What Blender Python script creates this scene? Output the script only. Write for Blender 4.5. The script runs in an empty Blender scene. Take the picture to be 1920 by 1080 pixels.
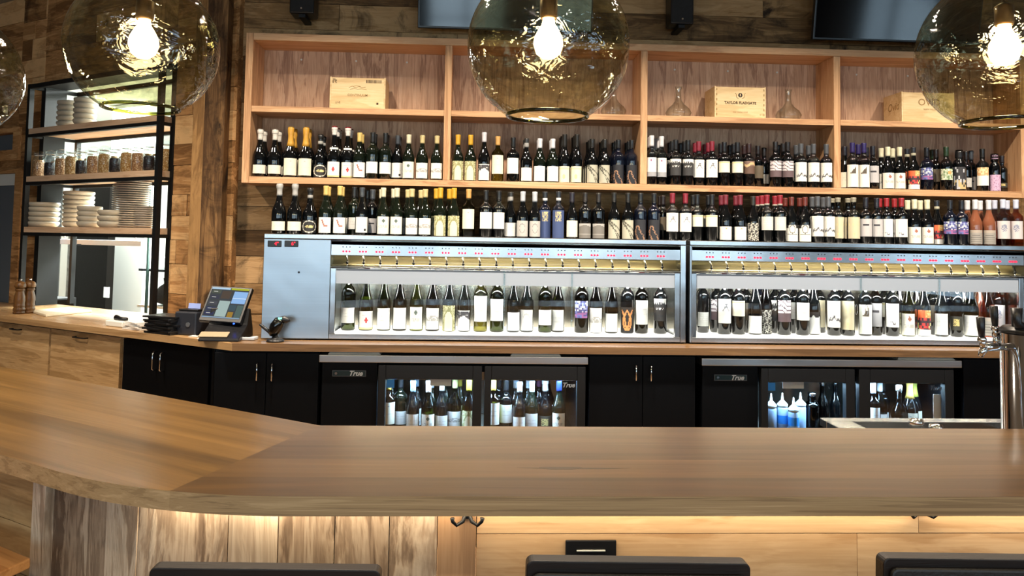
import bpy, math, random
from mathutils import Vector as V, Matrix
random.seed(11)
SC = bpy.context.scene
COL = SC.collection
pi = math.pi

# ------------------------------------------------------------------ camera
F, PX, PY = 1480.0, 960.0, 371.0
YAW, PITCH, ROLL = [math.radians(a) for a in (2.758, 3.103, 0.935)]
EYE = V((0, 0, 1.6))
fw = V((math.sin(YAW)*math.cos(PITCH), math.cos(YAW)*math.cos(PITCH), math.sin(PITCH)))
_r = V((math.cos(YAW), -math.sin(YAW), 0)); _u = _r.cross(fw)
rt = _r*math.cos(ROLL) + _u*math.sin(ROLL); up = _u*math.cos(ROLL) - _r*math.sin(ROLL)
cam = bpy.data.cameras.new('camera'); camo = bpy.data.objects.new('camera', cam); COL.objects.link(camo)
cam.sensor_width = 36; cam.lens = F/1920*36; cam.shift_y = -(540-PY)/1920; cam.clip_start = .02
camo.matrix_world = Matrix(((rt.x, up.x, -fw.x, EYE.x), (rt.y, up.y, -fw.y, EYE.y), (rt.z, up.z, -fw.z, EYE.z), (0, 0, 0, 1)))
SC.camera = camo
# a point of the photograph laid on a real plane of the room
def ray(x, y): return fw + rt*((x-PX)/F) - up*((y-PY)/F)
def atY(x, y, Y): d = ray(x, y); return EYE + d*(Y/d.y)
def atZ(x, y, Z): d = ray(x, y); return EYE + d*((Z-EYE.z)/d.z)
TH = math.radians(33.8)                       # the wing's angle to the back wall
WC = V((-1.575, 5.07, 0)); WD = V((-math.cos(TH), math.sin(TH), 0)); WN = V((-math.sin(TH), -math.cos(TH), 0))
def W(s, o, z): p = WC + WD*s + WN*o; return V((p.x, p.y, z))     # wing frame: along, out of the wall, height
def atL(x, y, o):
    d = ray(x, y); p = EYE + d*((WC + WN*o - EYE).dot(WN)/d.dot(WN)); return ((p-WC).dot(WD), p.z)

# ------------------------------------------------------------------ mesh builder
class MB:
    def __init__(s): s.v = []; s.f = []; s.m = []; s.c = []; s.s = []; s.mi = 0; s.col = (1, 1, 1); s.sm = False
    def _f(s, idx, col=None): s.f.append(idx); s.m.append(s.mi); s.c.append(col or s.col); s.s.append(s.sm)
    def hexa(s, p):
        b = len(s.v); s.v += [V(q) for q in p]
        for q in ((0, 3, 2, 1), (4, 5, 6, 7), (0, 1, 5, 4), (1, 2, 6, 5), (2, 3, 7, 6), (3, 0, 4, 7)): s._f(tuple(b+i for i in q))
        return s
    def box(s, x0, x1, y0, y1, z0, z1):
        x0, x1 = min(x0, x1), max(x0, x1); y0, y1 = min(y0, y1), max(y0, y1); z0, z1 = min(z0, z1), max(z0, z1)
        return s.hexa([(x0, y0, z0), (x1, y0, z0), (x1, y1, z0), (x0, y1, z0), (x0, y0, z1), (x1, y0, z1), (x1, y1, z1), (x0, y1, z1)])
    def wbox(s, s0, s1, o0, o1, z0, z1):       # box in the wing frame
        s0, s1 = max(s0, s1), min(s0, s1); o0, o1 = max(o0, o1), min(o0, o1); z0, z1 = min(z0, z1), max(z0, z1)
        return s.hexa([W(s0, o0, z0), W(s1, o0, z0), W(s1, o1, z0), W(s0, o1, z0), W(s0, o0, z1), W(s1, o0, z1), W(s1, o1, z1), W(s0, o1, z1)])
    def obox(s, c, ax, ay, az):
        c, ax, ay, az = V(c), V(ax), V(ay), V(az)
        return s.hexa([c-ax-ay-az, c+ax-ay-az, c+ax+ay-az, c-ax+ay-az, c-ax-ay+az, c+ax-ay+az, c+ax+ay+az, c-ax+ay+az])
    def prism(s, poly, z0, z1):
        n = len(poly); b = len(s.v)
        s.v += [V((p[0], p[1], z0)) for p in poly] + [V((p[0], p[1], z1)) for p in poly]
        s._f(tuple(b+i for i in range(n-1, -1, -1))); s._f(tuple(b+n+i for i in range(n)))
        for i in range(n): j = (i+1) % n; s._f((b+i, b+j, b+n+j, b+n+i))
        return s
    def extr(s, poly, off):                    # flat outline of 3-D points pushed along a vector
        n = len(poly); b = len(s.v); off = V(off)
        s.v += [V(p) for p in poly] + [V(p)+off for p in poly]
        s._f(tuple(b+i for i in range(n-1, -1, -1))); s._f(tuple(b+n+i for i in range(n)))
        for i in range(n): j = (i+1) % n; s._f((b+i, b+j, b+n+j, b+n+i))
        return s
    def lathe(s, prof, c=(0, 0, 0), seg=20, ax=(0, 0, 1), close=True):
        ax = V(ax).normalized(); c = V(c)
        e1 = ax.orthogonal().normalized() if abs(ax.z) < .999 else V((1, 0, 0)); e2 = ax.cross(e1)
        b = len(s.v); old = s.sm; s.sm = True
        for (r, h) in prof:
            for k in range(seg):
                a = 2*pi*k/seg; s.v.append(c + ax*h + (e1*math.cos(a)+e2*math.sin(a))*max(r, 1e-5))
        for i in range(len(prof)-1):
            for k in range(seg):
                l = (k+1) % seg; s._f((b+i*seg+k, b+i*seg+l, b+(i+1)*seg+l, b+(i+1)*seg+k))
        if close:
            s.sm = False
            if prof[0][0] > 1e-4: s._f(tuple(b+k for k in range(seg-1, -1, -1)))
            t = b+(len(prof)-1)*seg
            if prof[-1][0] > 1e-4: s._f(tuple(t+k for k in range(seg)))
        s.sm = old
        return s
    def cyl(s, p, q, r, seg=14, r2=None):
        p, q = V(p), V(q); d = q-p
        return s.lathe([(r, 0), (r if r2 is None else r2, d.length)], p, seg, d)
    def tube(s, pts, r, seg=8):
        pts = [V(p) for p in pts]; b = len(s.v); old = s.sm; s.sm = True; e = None
        for i, p in enumerate(pts):
            t = (pts[min(i+1, len(pts)-1)]-pts[max(i-1, 0)]).normalized()
            e = t.orthogonal().normalized() if e is None else (e - t*e.dot(t)).normalized()
            g = t.cross(e); rr = r[i] if isinstance(r, (list, tuple)) else r
            for k in range(seg): a = 2*pi*k/seg; s.v.append(p+(e*math.cos(a)+g*math.sin(a))*rr)
        for i in range(len(pts)-1):
            for k in range(seg): l = (k+1) % seg; s._f((b+i*seg+k, b+i*seg+l, b+(i+1)*seg+l, b+(i+1)*seg+k))
        s._f(tuple(b+k for k in range(seg-1, -1, -1))); s._f(tuple(b+(len(pts)-1)*seg+k for k in range(seg))); s.sm = old
        return s
    def mesh(s, name, mats, origin=(0, 0, 0)):
        me = bpy.data.meshes.new(name); o = V(origin)
        me.from_pydata([tuple(p-o) for p in s.v], [], s.f)
        for m in (mats if isinstance(mats, (list, tuple)) else [mats]): me.materials.append(m)
        me.polygons.foreach_set('material_index', s.m); me.polygons.foreach_set('use_smooth', s.s)
        at = me.color_attributes.new('var', 'FLOAT_COLOR', 'CORNER'); buf = []
        for f, c in zip(s.f, s.c): buf += [c[0], c[1], c[2], 1.0]*len(f)
        at.data.foreach_set('color', buf); me.update(); return me
    def build(s, name, mats, parent=None, bevel=0, origin=None):
        if parent is None:
            if origin is None:
                xs = [p.x for p in s.v]; ys = [p.y for p in s.v]; zs = [p.z for p in s.v]
                origin = V(((min(xs)+max(xs))/2, (min(ys)+max(ys))/2, min(zs)))
            o = bpy.data.objects.new(name, s.mesh(name, mats, origin)); o.location = origin
        else:
            o = bpy.data.objects.new(name, s.mesh(name, mats, wloc(parent))); o.parent = parent
        COL.objects.link(o)
        if bevel:
            b = o.modifiers.new('bevel', 'BEVEL'); b.width = bevel; b.segments = 2; b.limit_method = 'ANGLE'
        return o
def wloc(o): return (o.location + wloc(o.parent)) if o.parent else V(o.location)
def tag(o, label=None, cat=None, group=None, kind=None):
    if label: o['label'] = label
    if cat: o['category'] = cat
    if group: o['group'] = group
    if kind: o['kind'] = kind
    return o
def thing(name, loc, label, cat, group=None):
    o = bpy.data.objects.new(name, None); o.location = loc; o.empty_display_size = .05; COL.objects.link(o)
    return tag(o, label, cat, group)
def struct(o): return tag(o, kind='structure')
def copy_tree(o, parent=None):
    c = o.copy(); COL.objects.link(c); c.parent = parent
    for ch in list(o.children): copy_tree(ch, c)
    return c
def text(s, name, mat, parent, p, size, ux=(1, 0, 0), uz=(0, 0, 1), ext=.0004, shear=0, align='CENTER', bold=0):
    cu = bpy.data.curves.new(name, 'FONT'); cu.body = s; cu.size = size; cu.extrude = ext; cu.align_x = align; cu.align_y = 'CENTER'
    cu.shear = shear; cu.offset = bold; cu.resolution_u = 3
    t = bpy.data.objects.new(name+'_tmp', cu); COL.objects.link(t)
    me = bpy.data.meshes.new_from_object(t.evaluated_get(bpy.context.evaluated_depsgraph_get()))
    bpy.data.objects.remove(t)
    ux, uz = V(ux).normalized(), V(uz).normalized(); n = ux.cross(uz); o = wloc(parent) if parent else V((0, 0, 0)); p = V(p)
    for v in me.vertices: v.co = p - o + ux*v.co.x + uz*v.co.y + n*v.co.z
    me.materials.clear(); me.materials.append(mat)
    ob = bpy.data.objects.new(name, me); ob.parent = parent; COL.objects.link(ob); return ob

# ------------------------------------------------------------------ materials
def lin(h):
    if isinstance(h, str): h = tuple(int(h[i:i+2], 16)/255 for i in (0, 2, 4))
    return tuple(((c+.055)/1.055)**2.4 if c > .04045 else c/12.92 for c in h)
def newmat(name):
    m = bpy.data.materials.new(name); m.use_nodes = True; nt = m.node_tree
    for n in list(nt.nodes): nt.nodes.remove(n)
    out = nt.nodes.new('ShaderNodeOutputMaterial'); return m, nt, out
def N(nt, t, **kw):
    n = nt.nodes.new(t)
    for k, v in kw.items():
        if k.startswith('i_'): n.inputs[k[2:].replace('_', ' ')].default_value = v
        else: setattr(n, k, v)
    return n
def plain(name, col, rough=.5, metal=0, spec=.5, emit=None, es=1, bump=0, bscale=60, coat=0):
    m, nt, out = newmat(name); b = N(nt, 'ShaderNodeBsdfPrincipled'); nt.links.new(b.outputs[0], out.inputs[0])
    b.inputs['Base Color'].default_value = (*lin(col), 1); b.inputs['Roughness'].default_value = rough
    b.inputs['Metallic'].default_value = metal; b.inputs['Specular IOR Level'].default_value = spec; b.inputs['Coat Weight'].default_value = coat
    tc = N(nt, 'ShaderNodeTexCoord'); no = N(nt, 'ShaderNodeTexNoise'); no.inputs['Scale'].default_value = bscale; nt.links.new(tc.outputs['Object'], no.inputs['Vector'])
    mr = N(nt, 'ShaderNodeMapRange'); mr.inputs['To Min'].default_value = rough*.9; mr.inputs['To Max'].default_value = min(1, rough*1.12)
    nt.links.new(no.outputs['Fac'], mr.inputs['Value']); nt.links.new(mr.outputs[0], b.inputs['Roughness'])
    if bump:
        bp = N(nt, 'ShaderNodeBump'); bp.inputs['Strength'].default_value = bump; bp.inputs['Distance'].default_value = .002
        nt.links.new(no.outputs['Fac'], bp.inputs['Height']); nt.links.new(bp.outputs[0], b.inputs['Normal'])
    if emit: b.inputs['Emission Color'].default_value = (*lin(emit), 1); b.inputs['Emission Strength'].default_value = es
    return m
def emis(name, col, st):
    m, nt, out = newmat(name); e = N(nt, 'ShaderNodeEmission'); e.inputs[0].default_value = (*lin(col), 1); e.inputs[1].default_value = st
    nt.links.new(e.outputs[0], out.inputs[0]); return m
def steel(name, col='b4b6b8', rough=.24, axis='x', var=.1, rot=0):
    m, nt, out = newmat(name); b = N(nt, 'ShaderNodeBsdfPrincipled'); nt.links.new(b.outputs[0], out.inputs[0])
    b.inputs['Metallic'].default_value = 1
    tc = N(nt, 'ShaderNodeTexCoord'); mp = N(nt, 'ShaderNodeMapping'); nt.links.new(tc.outputs['Object'], mp.inputs[0])
    mp.inputs['Scale'].default_value = {'x': (1, 90, 400), 'z': (300, 90, 1)}[axis]; mp.inputs['Rotation'].default_value = (0, 0, rot)
    no = N(nt, 'ShaderNodeTexNoise'); no.inputs['Scale'].default_value = 1.5; no.inputs['Detail'].default_value = 3; nt.links.new(mp.outputs[0], no.inputs['Vector'])
    mr = N(nt, 'ShaderNodeMapRange'); mr.inputs['To Min'].default_value = rough*(1-var*2); mr.inputs['To Max'].default_value = rough*(1+var*2)
    nt.links.new(no.outputs['Fac'], mr.inputs['Value']); nt.links.new(mr.outputs[0], b.inputs['Roughness'])
    cm = N(nt, 'ShaderNodeMix', data_type='RGBA'); c = lin(col); nt.links.new(no.outputs['Fac'], cm.inputs[0])
    cm.inputs[6].default_value = (*[x*.86 for x in c], 1); cm.inputs[7].default_value = (*[min(1, x*1.1) for x in c], 1); nt.links.new(cm.outputs[2], b.inputs['Base Color'])
    # the sheet's own slight waviness
    n2 = N(nt, 'ShaderNodeTexNoise'); n2.inputs['Scale'].default_value = 3.2; nt.links.new(tc.outputs['Object'], n2.inputs['Vector'])
    bp = N(nt, 'ShaderNodeBump'); bp.inputs['Strength'].default_value = .25; bp.inputs['Distance'].default_value = .02; nt.links.new(n2.outputs['Fac'], bp.inputs['Height']); nt.links.new(bp.outputs[0], b.inputs['Normal'])
    return m
def wood(name, cols, rough=.45, rot=0, vert=False, grain=(1.2, 16, 16), ring=.5, stain=0, var=.35, bump=.25, coat=0, gs=1.0, vs=1.0, stripes=0):
    """cols: dark, mid, light.  'var' attribute: r = board tone, g = board offset, b = weathering of that board."""
    m, nt, out = newmat(name); L = nt.links.new
    b = N(nt, 'ShaderNodeBsdfPrincipled'); L(b.outputs[0], out.inputs[0]); b.inputs['Coat Weight'].default_value = coat*.35; b.inputs['Coat Roughness'].default_value = .2; b.inputs['Specular IOR Level'].default_value = .27
    tc = N(nt, 'ShaderNodeTexCoord'); mp0 = N(nt, 'ShaderNodeMapping'); L(tc.outputs['Object'], mp0.inputs[0]); mp0.inputs['Rotation'].default_value = (0, 0, rot)
    at = N(nt, 'ShaderNodeAttribute', attribute_name='var'); sp = N(nt, 'ShaderNodeSeparateColor'); L(at.outputs['Color'], sp.inputs[0])
    cb = N(nt, 'ShaderNodeCombineXYZ'); mu = N(nt, 'ShaderNodeMath', operation='MULTIPLY'); L(sp.outputs[1], mu.inputs[0]); mu.inputs[1].default_value = 37.0
    for i in range(3): L(mu.outputs[0], cb.inputs[i])
    ad = N(nt, 'ShaderNodeVectorMath', operation='ADD'); L(mp0.outputs[0], ad.inputs[0]); L(cb.outputs[0], ad.inputs[1])
    mp = N(nt, 'ShaderNodeMapping'); L(ad.outputs[0], mp.inputs[0])
    g = (grain[1]*gs, grain[1]*gs, grain[0]*gs) if vert else (grain[0]*gs, grain[1]*gs, grain[2]*gs); mp.inputs['Scale'].default_value = g
    n1 = N(nt, 'ShaderNodeTexNoise'); n1.inputs['Scale'].default_value = 1.3; n1.inputs['Detail'].default_value = 6; n1.inputs['Roughness'].default_value = .6; n1.inputs['Distortion'].default_value = .6; L(mp.outputs[0], n1.inputs['Vector'])
    # growth rings: a wave through the warped noise
    m2 = N(nt, 'ShaderNodeMath', operation='MULTIPLY'); L(n1.outputs['Fac'], m2.inputs[0]); m2.inputs[1].default_value = 42
    sn = N(nt, 'ShaderNodeMath', operation='SINE'); L(m2.outputs[0], sn.inputs[0])
    mpf = N(nt, 'ShaderNodeMapping'); L(ad.outputs[0], mpf.inputs[0]); mpf.inputs['Scale'].default_value = tuple(a*(9 if a == max(g) else 2.2) for a in g)
    n3 = N(nt, 'ShaderNodeTexNoise'); n3.inputs['Scale'].default_value = 1.5; n3.inputs['Detail'].default_value = 3; L(mpf.outputs[0], n3.inputs['Vector'])
    a1 = N(nt, 'ShaderNodeMath', operation='MULTIPLY_ADD'); L(sn.outputs[0], a1.inputs[0]); a1.inputs[1].default_value = .13*ring; L(n1.outputs['Fac'], a1.inputs[2])
    a2 = N(nt, 'ShaderNodeMath', operation='MULTIPLY_ADD'); L(n3.outputs['Fac'], a2.inputs[0]); a2.inputs[1].default_value = .3; L(a1.outputs[0], a2.inputs[2])
    sub = N(nt, 'ShaderNodeMath', operation='SUBTRACT'); L(a2.outputs[0], sub.inputs[0]); sub.inputs[1].default_value = .15
    tn = N(nt, 'ShaderNodeMath', operation='MULTIPLY_ADD'); s5 = N(nt, 'ShaderNodeMath', operation='SUBTRACT'); L(sp.outputs[0], s5.inputs[0]); s5.inputs[1].default_value = .5
    L(s5.outputs[0], tn.inputs[0]); tn.inputs[1].default_value = var; L(sub.outputs[0], tn.inputs[2])
    last = tn
    rp = N(nt, 'ShaderNodeValToRGB'); L(last.outputs[0], rp.inputs[0]); e = rp.color_ramp.elements
    e[0].position = .25; e[0].color = (*lin(cols[0]), 1); e[1].position = .75; e[1].color = (*lin(cols[2]), 1)
    x = e.new(.5); x.color = (*lin(cols[1]), 1)
    colo = rp.outputs[0]
    if stain:
        n4 = N(nt, 'ShaderNodeTexNoise'); n4.inputs['Scale'].default_value = 4.5*vs; n4.inputs['Detail'].default_value = 8; n4.inputs['Roughness'].default_value = .68
        n4.inputs['Distortion'].default_value = 1.2; L(ad.outputs[0], n4.inputs['Vector'])
        mr = N(nt, 'ShaderNodeMapRange'); mr.inputs['From Min'].default_value = .48; mr.inputs['From Max'].default_value = .72; L(n4.outputs['Fac'], mr.inputs['Value'])
        mm = N(nt, 'ShaderNodeMath', operation='MULTIPLY'); L(mr.outputs[0], mm.inputs[0]); L(sp.outputs[2], mm.inputs[1])
        ms = N(nt, 'ShaderNodeMath', operation='MULTIPLY', use_clamp=True); L(mm.outputs[0], ms.inputs[0]); ms.inputs[1].default_value = stain
        mx = N(nt, 'ShaderNodeMix', data_type='RGBA'); L(ms.outputs[0], mx.inputs[0]); L(colo, mx.inputs[6]); mx.inputs[7].default_value = (*[c*.22 for c in lin(cols[0])], 1); colo = mx.outputs[2]
    L(colo, b.inputs['Base Color'])
    rr = N(nt, 'ShaderNodeMapRange'); rr.inputs['To Min'].default_value = rough*1.15; rr.inputs['To Max'].default_value = rough*.85; L(sub.outputs[0], rr.inputs['Value']); L(rr.outputs[0], b.inputs['Roughness'])
    bp = N(nt, 'ShaderNodeBump'); bp.inputs['Strength'].default_value = bump; bp.inputs['Distance'].default_value = .003; L(a2.outputs[0], bp.inputs['Height']); L(bp.outputs[0], b.inputs['Normal'])
    return m
def glass(name, tint, refl=.9, rough=.02, wavy=0, wscale=14, tvar=0, ior=1.5, edge=0):
    """thin-walled coloured glass: what passes is tinted, the rest mirrors by Fresnel"""
    m, nt, out = newmat(name); L = nt.links.new
    t = N(nt, 'ShaderNodeBsdfTransparent'); t.inputs[0].default_value = (*lin(tint), 1)
    g = N(nt, 'ShaderNodeBsdfGlossy'); g.inputs['Roughness'].default_value = rough; g.inputs[0].default_value = (refl, refl, refl, 1)
    fr = N(nt, 'ShaderNodeFresnel'); fr.inputs['IOR'].default_value = ior
    gm = N(nt, 'ShaderNodeNewGeometry'); mr_ = N(nt, 'ShaderNodeMapRange'); L(gm.outputs['Backfacing'], mr_.inputs['Value']); mr_.inputs['To Min'].default_value = ior; mr_.inputs['To Max'].default_value = 1/ior; L(mr_.outputs[0], fr.inputs['IOR'])
    mx = N(nt, 'ShaderNodeMixShader'); L(fr.outputs[0], mx.inputs[0]); L(t.outputs[0], mx.inputs[1]); L(g.outputs[0], mx.inputs[2]); L(mx.outputs[0], out.inputs[0])
    if edge:                                    # seen edge-on the wall of the glass is a longer way through
        lw = N(nt, 'ShaderNodeLayerWeight'); lw.inputs['Blend'].default_value = .35; em = N(nt, 'ShaderNodeMix', data_type='RGBA'); L(lw.outputs['Facing'], em.inputs[0])
        em.inputs[6].default_value = (*lin(tint), 1); em.inputs[7].default_value = (*[c*(1-edge) for c in lin(tint)], 1); L(em.outputs[2], t.inputs[0])
    if wavy:
        tc = N(nt, 'ShaderNodeTexCoord'); mp = N(nt, 'ShaderNodeMapping'); mp.inputs['Scale'].default_value = (1, 1, 1.8); L(tc.outputs['Object'], mp.inputs[0])
        no = N(nt, 'ShaderNodeTexNoise'); no.inputs['Scale'].default_value = wscale; no.inputs['Detail'].default_value = 3; no.inputs['Distortion'].default_value = .8; L(mp.outputs[0], no.inputs['Vector'])
        bp = N(nt, 'ShaderNodeBump'); bp.inputs['Strength'].default_value = wavy; bp.inputs['Distance'].default_value = .012; L(no.outputs['Fac'], bp.inputs['Height'])
        L(bp.outputs[0], g.inputs['Normal']); L(bp.outputs[0], fr.inputs['Normal'])
        if tvar:
            n2 = N(nt, 'ShaderNodeTexNoise'); n2.inputs['Scale'].default_value = wscale*1.2; n2.inputs['Detail'].default_value = 4; n2.inputs['Distortion'].default_value = 1.5; L(mp.outputs[0], n2.inputs['Vector'])
            cr = N(nt, 'ShaderNodeValToRGB'); e = cr.color_ramp.elements; c = lin(tint); e[0].position = .3; e[1].position = .65
            e[0].color = (*[x*(1-tvar) for x in c], 1); e[1].color = (*[min(1, x*(1+tvar*.4)) for x in c], 1); L(n2.outputs['Fac'], cr.inputs[0]); L(cr.outputs[0], t.inputs[0])
    return m
def attr_mat(name, rough=.55, coat=0):
    m, nt, out = newmat(name); b = N(nt, 'ShaderNodeBsdfPrincipled'); nt.links.new(b.outputs[0], out.inputs[0])
    a = N(nt, 'ShaderNodeAttribute', attribute_name='var'); nt.links.new(a.outputs['Color'], b.inputs['Base Color']); b.inputs['Roughness'].default_value = rough; b.inputs['Coat Weight'].default_value = coat
    return m

M = {}
M['oak'] = wood('oak_board', ('9c7452', 'c59a72', 'd8b28a'), .42, grain=(1.1, 14, 14), ring=.6, bump=.15, coat=.1)
M['oak_v'] = wood('oak_upright', ('9c7452', 'c59a72', 'd8b28a'), .42, vert=True, grain=(1.1, 14, 14), ring=.6, bump=.15, coat=.1)
M['oak_back'] = wood('oak_veneer', ('94705a', 'c09c80', 'd2b094'), .5, vert=True, grain=(1.3, 15, 15), ring=.9, bump=.15)
M['oak_shade'] = wood('oak_shaded', ('5a3e2c', '7f5d44', '9a7658'), .5, grain=(1.2, 12, 12), ring=.7, bump=.1)  # shade inside the shelf put into a darker oak; unused
M['wall'] = wood('reclaimed_plank', ('5a4228', '8e6d46', 'b08e64'), .75, grain=(1.3, 9, 9), ring=.5, stain=1.0, var=.55, bump=.8)
M['wall_warm'] = wood('reclaimed_plank_warm', ('7a5530', 'b98a58', 'd9b07c'), .75, rot=TH, grain=(1.3, 9, 9), ring=.5, stain=.8, var=.55, bump=.8)
M['post'] = wood('rough_post', ('4a331d', '86643e', 'b48c5a'), .8, vert=True, grain=(1.2, 8, 8), ring=.4, stain=1.2, var=.5, bump=.9)
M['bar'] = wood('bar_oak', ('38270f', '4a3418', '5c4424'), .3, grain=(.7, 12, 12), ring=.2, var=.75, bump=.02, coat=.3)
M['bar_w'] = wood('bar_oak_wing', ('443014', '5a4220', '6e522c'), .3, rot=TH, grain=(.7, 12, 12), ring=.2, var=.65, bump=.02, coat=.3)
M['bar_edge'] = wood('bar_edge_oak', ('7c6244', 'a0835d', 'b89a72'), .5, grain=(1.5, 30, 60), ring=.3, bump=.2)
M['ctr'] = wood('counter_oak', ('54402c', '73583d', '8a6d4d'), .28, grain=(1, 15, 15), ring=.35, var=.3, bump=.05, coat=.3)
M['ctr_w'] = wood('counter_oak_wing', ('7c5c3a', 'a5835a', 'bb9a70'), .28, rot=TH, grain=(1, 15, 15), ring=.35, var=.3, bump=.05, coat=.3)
M['drawer'] = wood('drawer_maple', ('9c7c52', 'bd9b6e', 'cfb084'), .4, rot=TH, grain=(1.3, 12, 12), ring=.6, bump=.1)
M['barn'] = wood('barn_plank', ('655140', 'a38c74', 'cdb9a0'), .75, vert=True, grain=(1.5, 9, 9), ring=.9, stain=.45, var=.6, bump=1.0, vs=.8)
M['bamboo'] = wood('pale_plank', ('a37f58', 'c0a07a', 'd2b48e'), .45, grain=(1.2, 10, 10), ring=.3, var=.25, bump=.15, stain=.12)
M['cedar'] = wood('cedar_upright', ('86664a', 'a6815e', 'ba9672'), .5, vert=True, grain=(1, 12, 12), ring=.5, bump=.2)
M['crate'] = wood('pine_crate', ('c9a877', 'e0c596', 'ecd7ae'), .6, grain=(1.3, 9, 9), ring=.5, bump=.1, var=.1)
M['shelf_w'] = wood('rack_board', ('b08d6e', 'cfae8e', 'dfc3a6'), .5, rot=TH, grain=(1.2, 12, 12), ring=.4, bump=.1)
M['mill'] = wood('turned_walnut', ('33200f', '573a1c', '75512c'), .35, vert=True, grain=(2, 20, 20), ring=.5, coat=.3)
M['seat'] = wood('stained_ply', ('7a4a22', 'a8703c', 'c08a52'), .4, rot=TH, grain=(1.2, 12, 12), coat=.2)
M['steel'] = steel('brushed_steel'); M['steel_top'] = steel('cooler_top_steel', 'c6c8ca', .3); M['steel_w'] = steel('brushed_steel_wing', rot=TH); M['steel_v'] = steel('brushed_steel_upright', axis='z', rough=.2)
M['steel_in'] = steel('polished_steel_liner', 'aaa598', .2, axis='z'); M['steel_ch'] = steel('warm_steel_channel', 'e8dcb8', .3)
M['steel_blue'] = steel('brushed_steel_panel', 'aab4bd', .33, axis='x')
M['chrome'] = plain('chrome', 'd8dade', .06, 1); M['dark_steel'] = plain('dark_steel', '3a3b3d', .4, 1)
M['blk_metal'] = plain('black_powdercoat', '0d0f12', .5, 0, .3, bump=.1); M['blk'] = plain('black_laminate', '04060a', .5, 0, .12); M['blk_gloss'] = plain('black_gloss', '060607', .08, 0, .5)
M['blk_plastic'] = plain('black_plastic', '101114', .35); M['grey_plastic'] = plain('grey_plastic', '50545a', .45)
M['dk_leather'] = plain('dark_leather', '0d0c0c', .5, bump=.5, bscale=180); M['dk_wood'] = wood('dark_stool_wood', ('0b0705', '140d09', '1c120c'), .45, grain=(1.2, 14, 14), coat=0)
M['porc'] = plain('stoneware', 'b0a897', .25, coat=.3); M['porc2'] = plain('stoneware_plate', 'bdb2a4', .3, coat=.2)
M['white'] = plain('white_paint', 'd9dcd6', .6); M['paper'] = plain('white_paper', 'dedbd4', .7); M['cloth'] = plain('folded_cloth', 'cdc9be', .85, bump=.4, bscale=300)
M['ceil'] = plain('ceiling_paint', '8a867e', .8); M['floor'] = wood('floor_plank', ('3b2a1c', '5d452f', '735a40'), .45)
M['roomwall'] = plain('room_wall', '8d8172', .8); M['darkroom'] = plain('dark_wall', '4a4037', .8)
M['ffrost'] = plain('frosted_band', '9aa6b5', .5); M['board'] = plain('cutting_board', 'd8cdb4', .5)
M['silver'] = plain('silver_print', 'd4dade', .4)
M['led'] = emis('red_led', 'ff1828', 5); M['green_led'] = emis('green_led', '50ffb0', 5); M['blue_led'] = emis('blue_led', '2040ff', 6)
M['dispfloor'] = emis('dispenser_light', 'fff8e8', 2.2); M['fr_light'] = emis('cooler_light', 'bfe0ff', 9)
M['bulb'] = emis('bulb_glow', 'ffd9a0', 40); M['brass'] = plain('aged_brass', '5a4630', .45, 1)
M['globe'] = glass('smoky_olive_glass', 'dadac2', .95, .02, wavy=.7, wscale=15, tvar=.22, ior=1.62); M['globe_rim'] = glass('olive_glass_rim', '8a8a55', .95, .03, wavy=.5, tvar=.3)
M['pane'] = glass('clear_pane', 'fafcfc', .8, .01); M['clear'] = glass('clear_glass', 'fbfdfc', 1.0, .06, edge=.25); M['jar'] = glass('jar_glass', 'f2f7f7', .9, .03, wavy=.2, wscale=40)
M['outpane'] = glass('window_glass', 'eef4f4', .6, .01); M['paleglass'] = plain('grey_door_glass', '5b636b', .2)
M['led_strip'] = emis('warm_led_strip', 'ffc070', 16)
M['cap'] = attr_mat('capsule_foil', .35, .2); M['label'] = attr_mat('label_paper', .6); M['art'] = attr_mat('printed_face', .5)
def bodymat(name, col, rough=.05): return plain(name, col, rough, 0, .6, coat=.2)
M['b_dark'] = bodymat('dark_wine_glass', '06080a'); M['b_green'] = bodymat('dark_green_glass', '0c130c'); M['b_blue'] = bodymat('blue_black_glass', '0a0f1c')
M['b_clear'] = glass('pale_yellow_wine', 'b6b368', .9, .02, edge=.75); M['b_rose'] = glass('rose_wine', 'c98a68', .9, .02); M['b_rose2'] = plain('rose_wine_dense', '7a4a35', .08, coat=.3)
M['t_green'] = glass('green_bottle_glass', '74823e', .9, .03, edge=.93); M['t_dark'] = glass('smoky_bottle_glass', '565036', .9, .03, edge=.95); M['t_yel'] = glass('yellow_bottle_glass', 'a9b060', .9, .03, edge=.85); M['t_pale'] = glass('pale_bottle_glass', '98a2a6', .9, .03, edge=.88)
M['b_brown'] = plain('amber_spirit', '6a3a14', .06, coat=.3)

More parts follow.
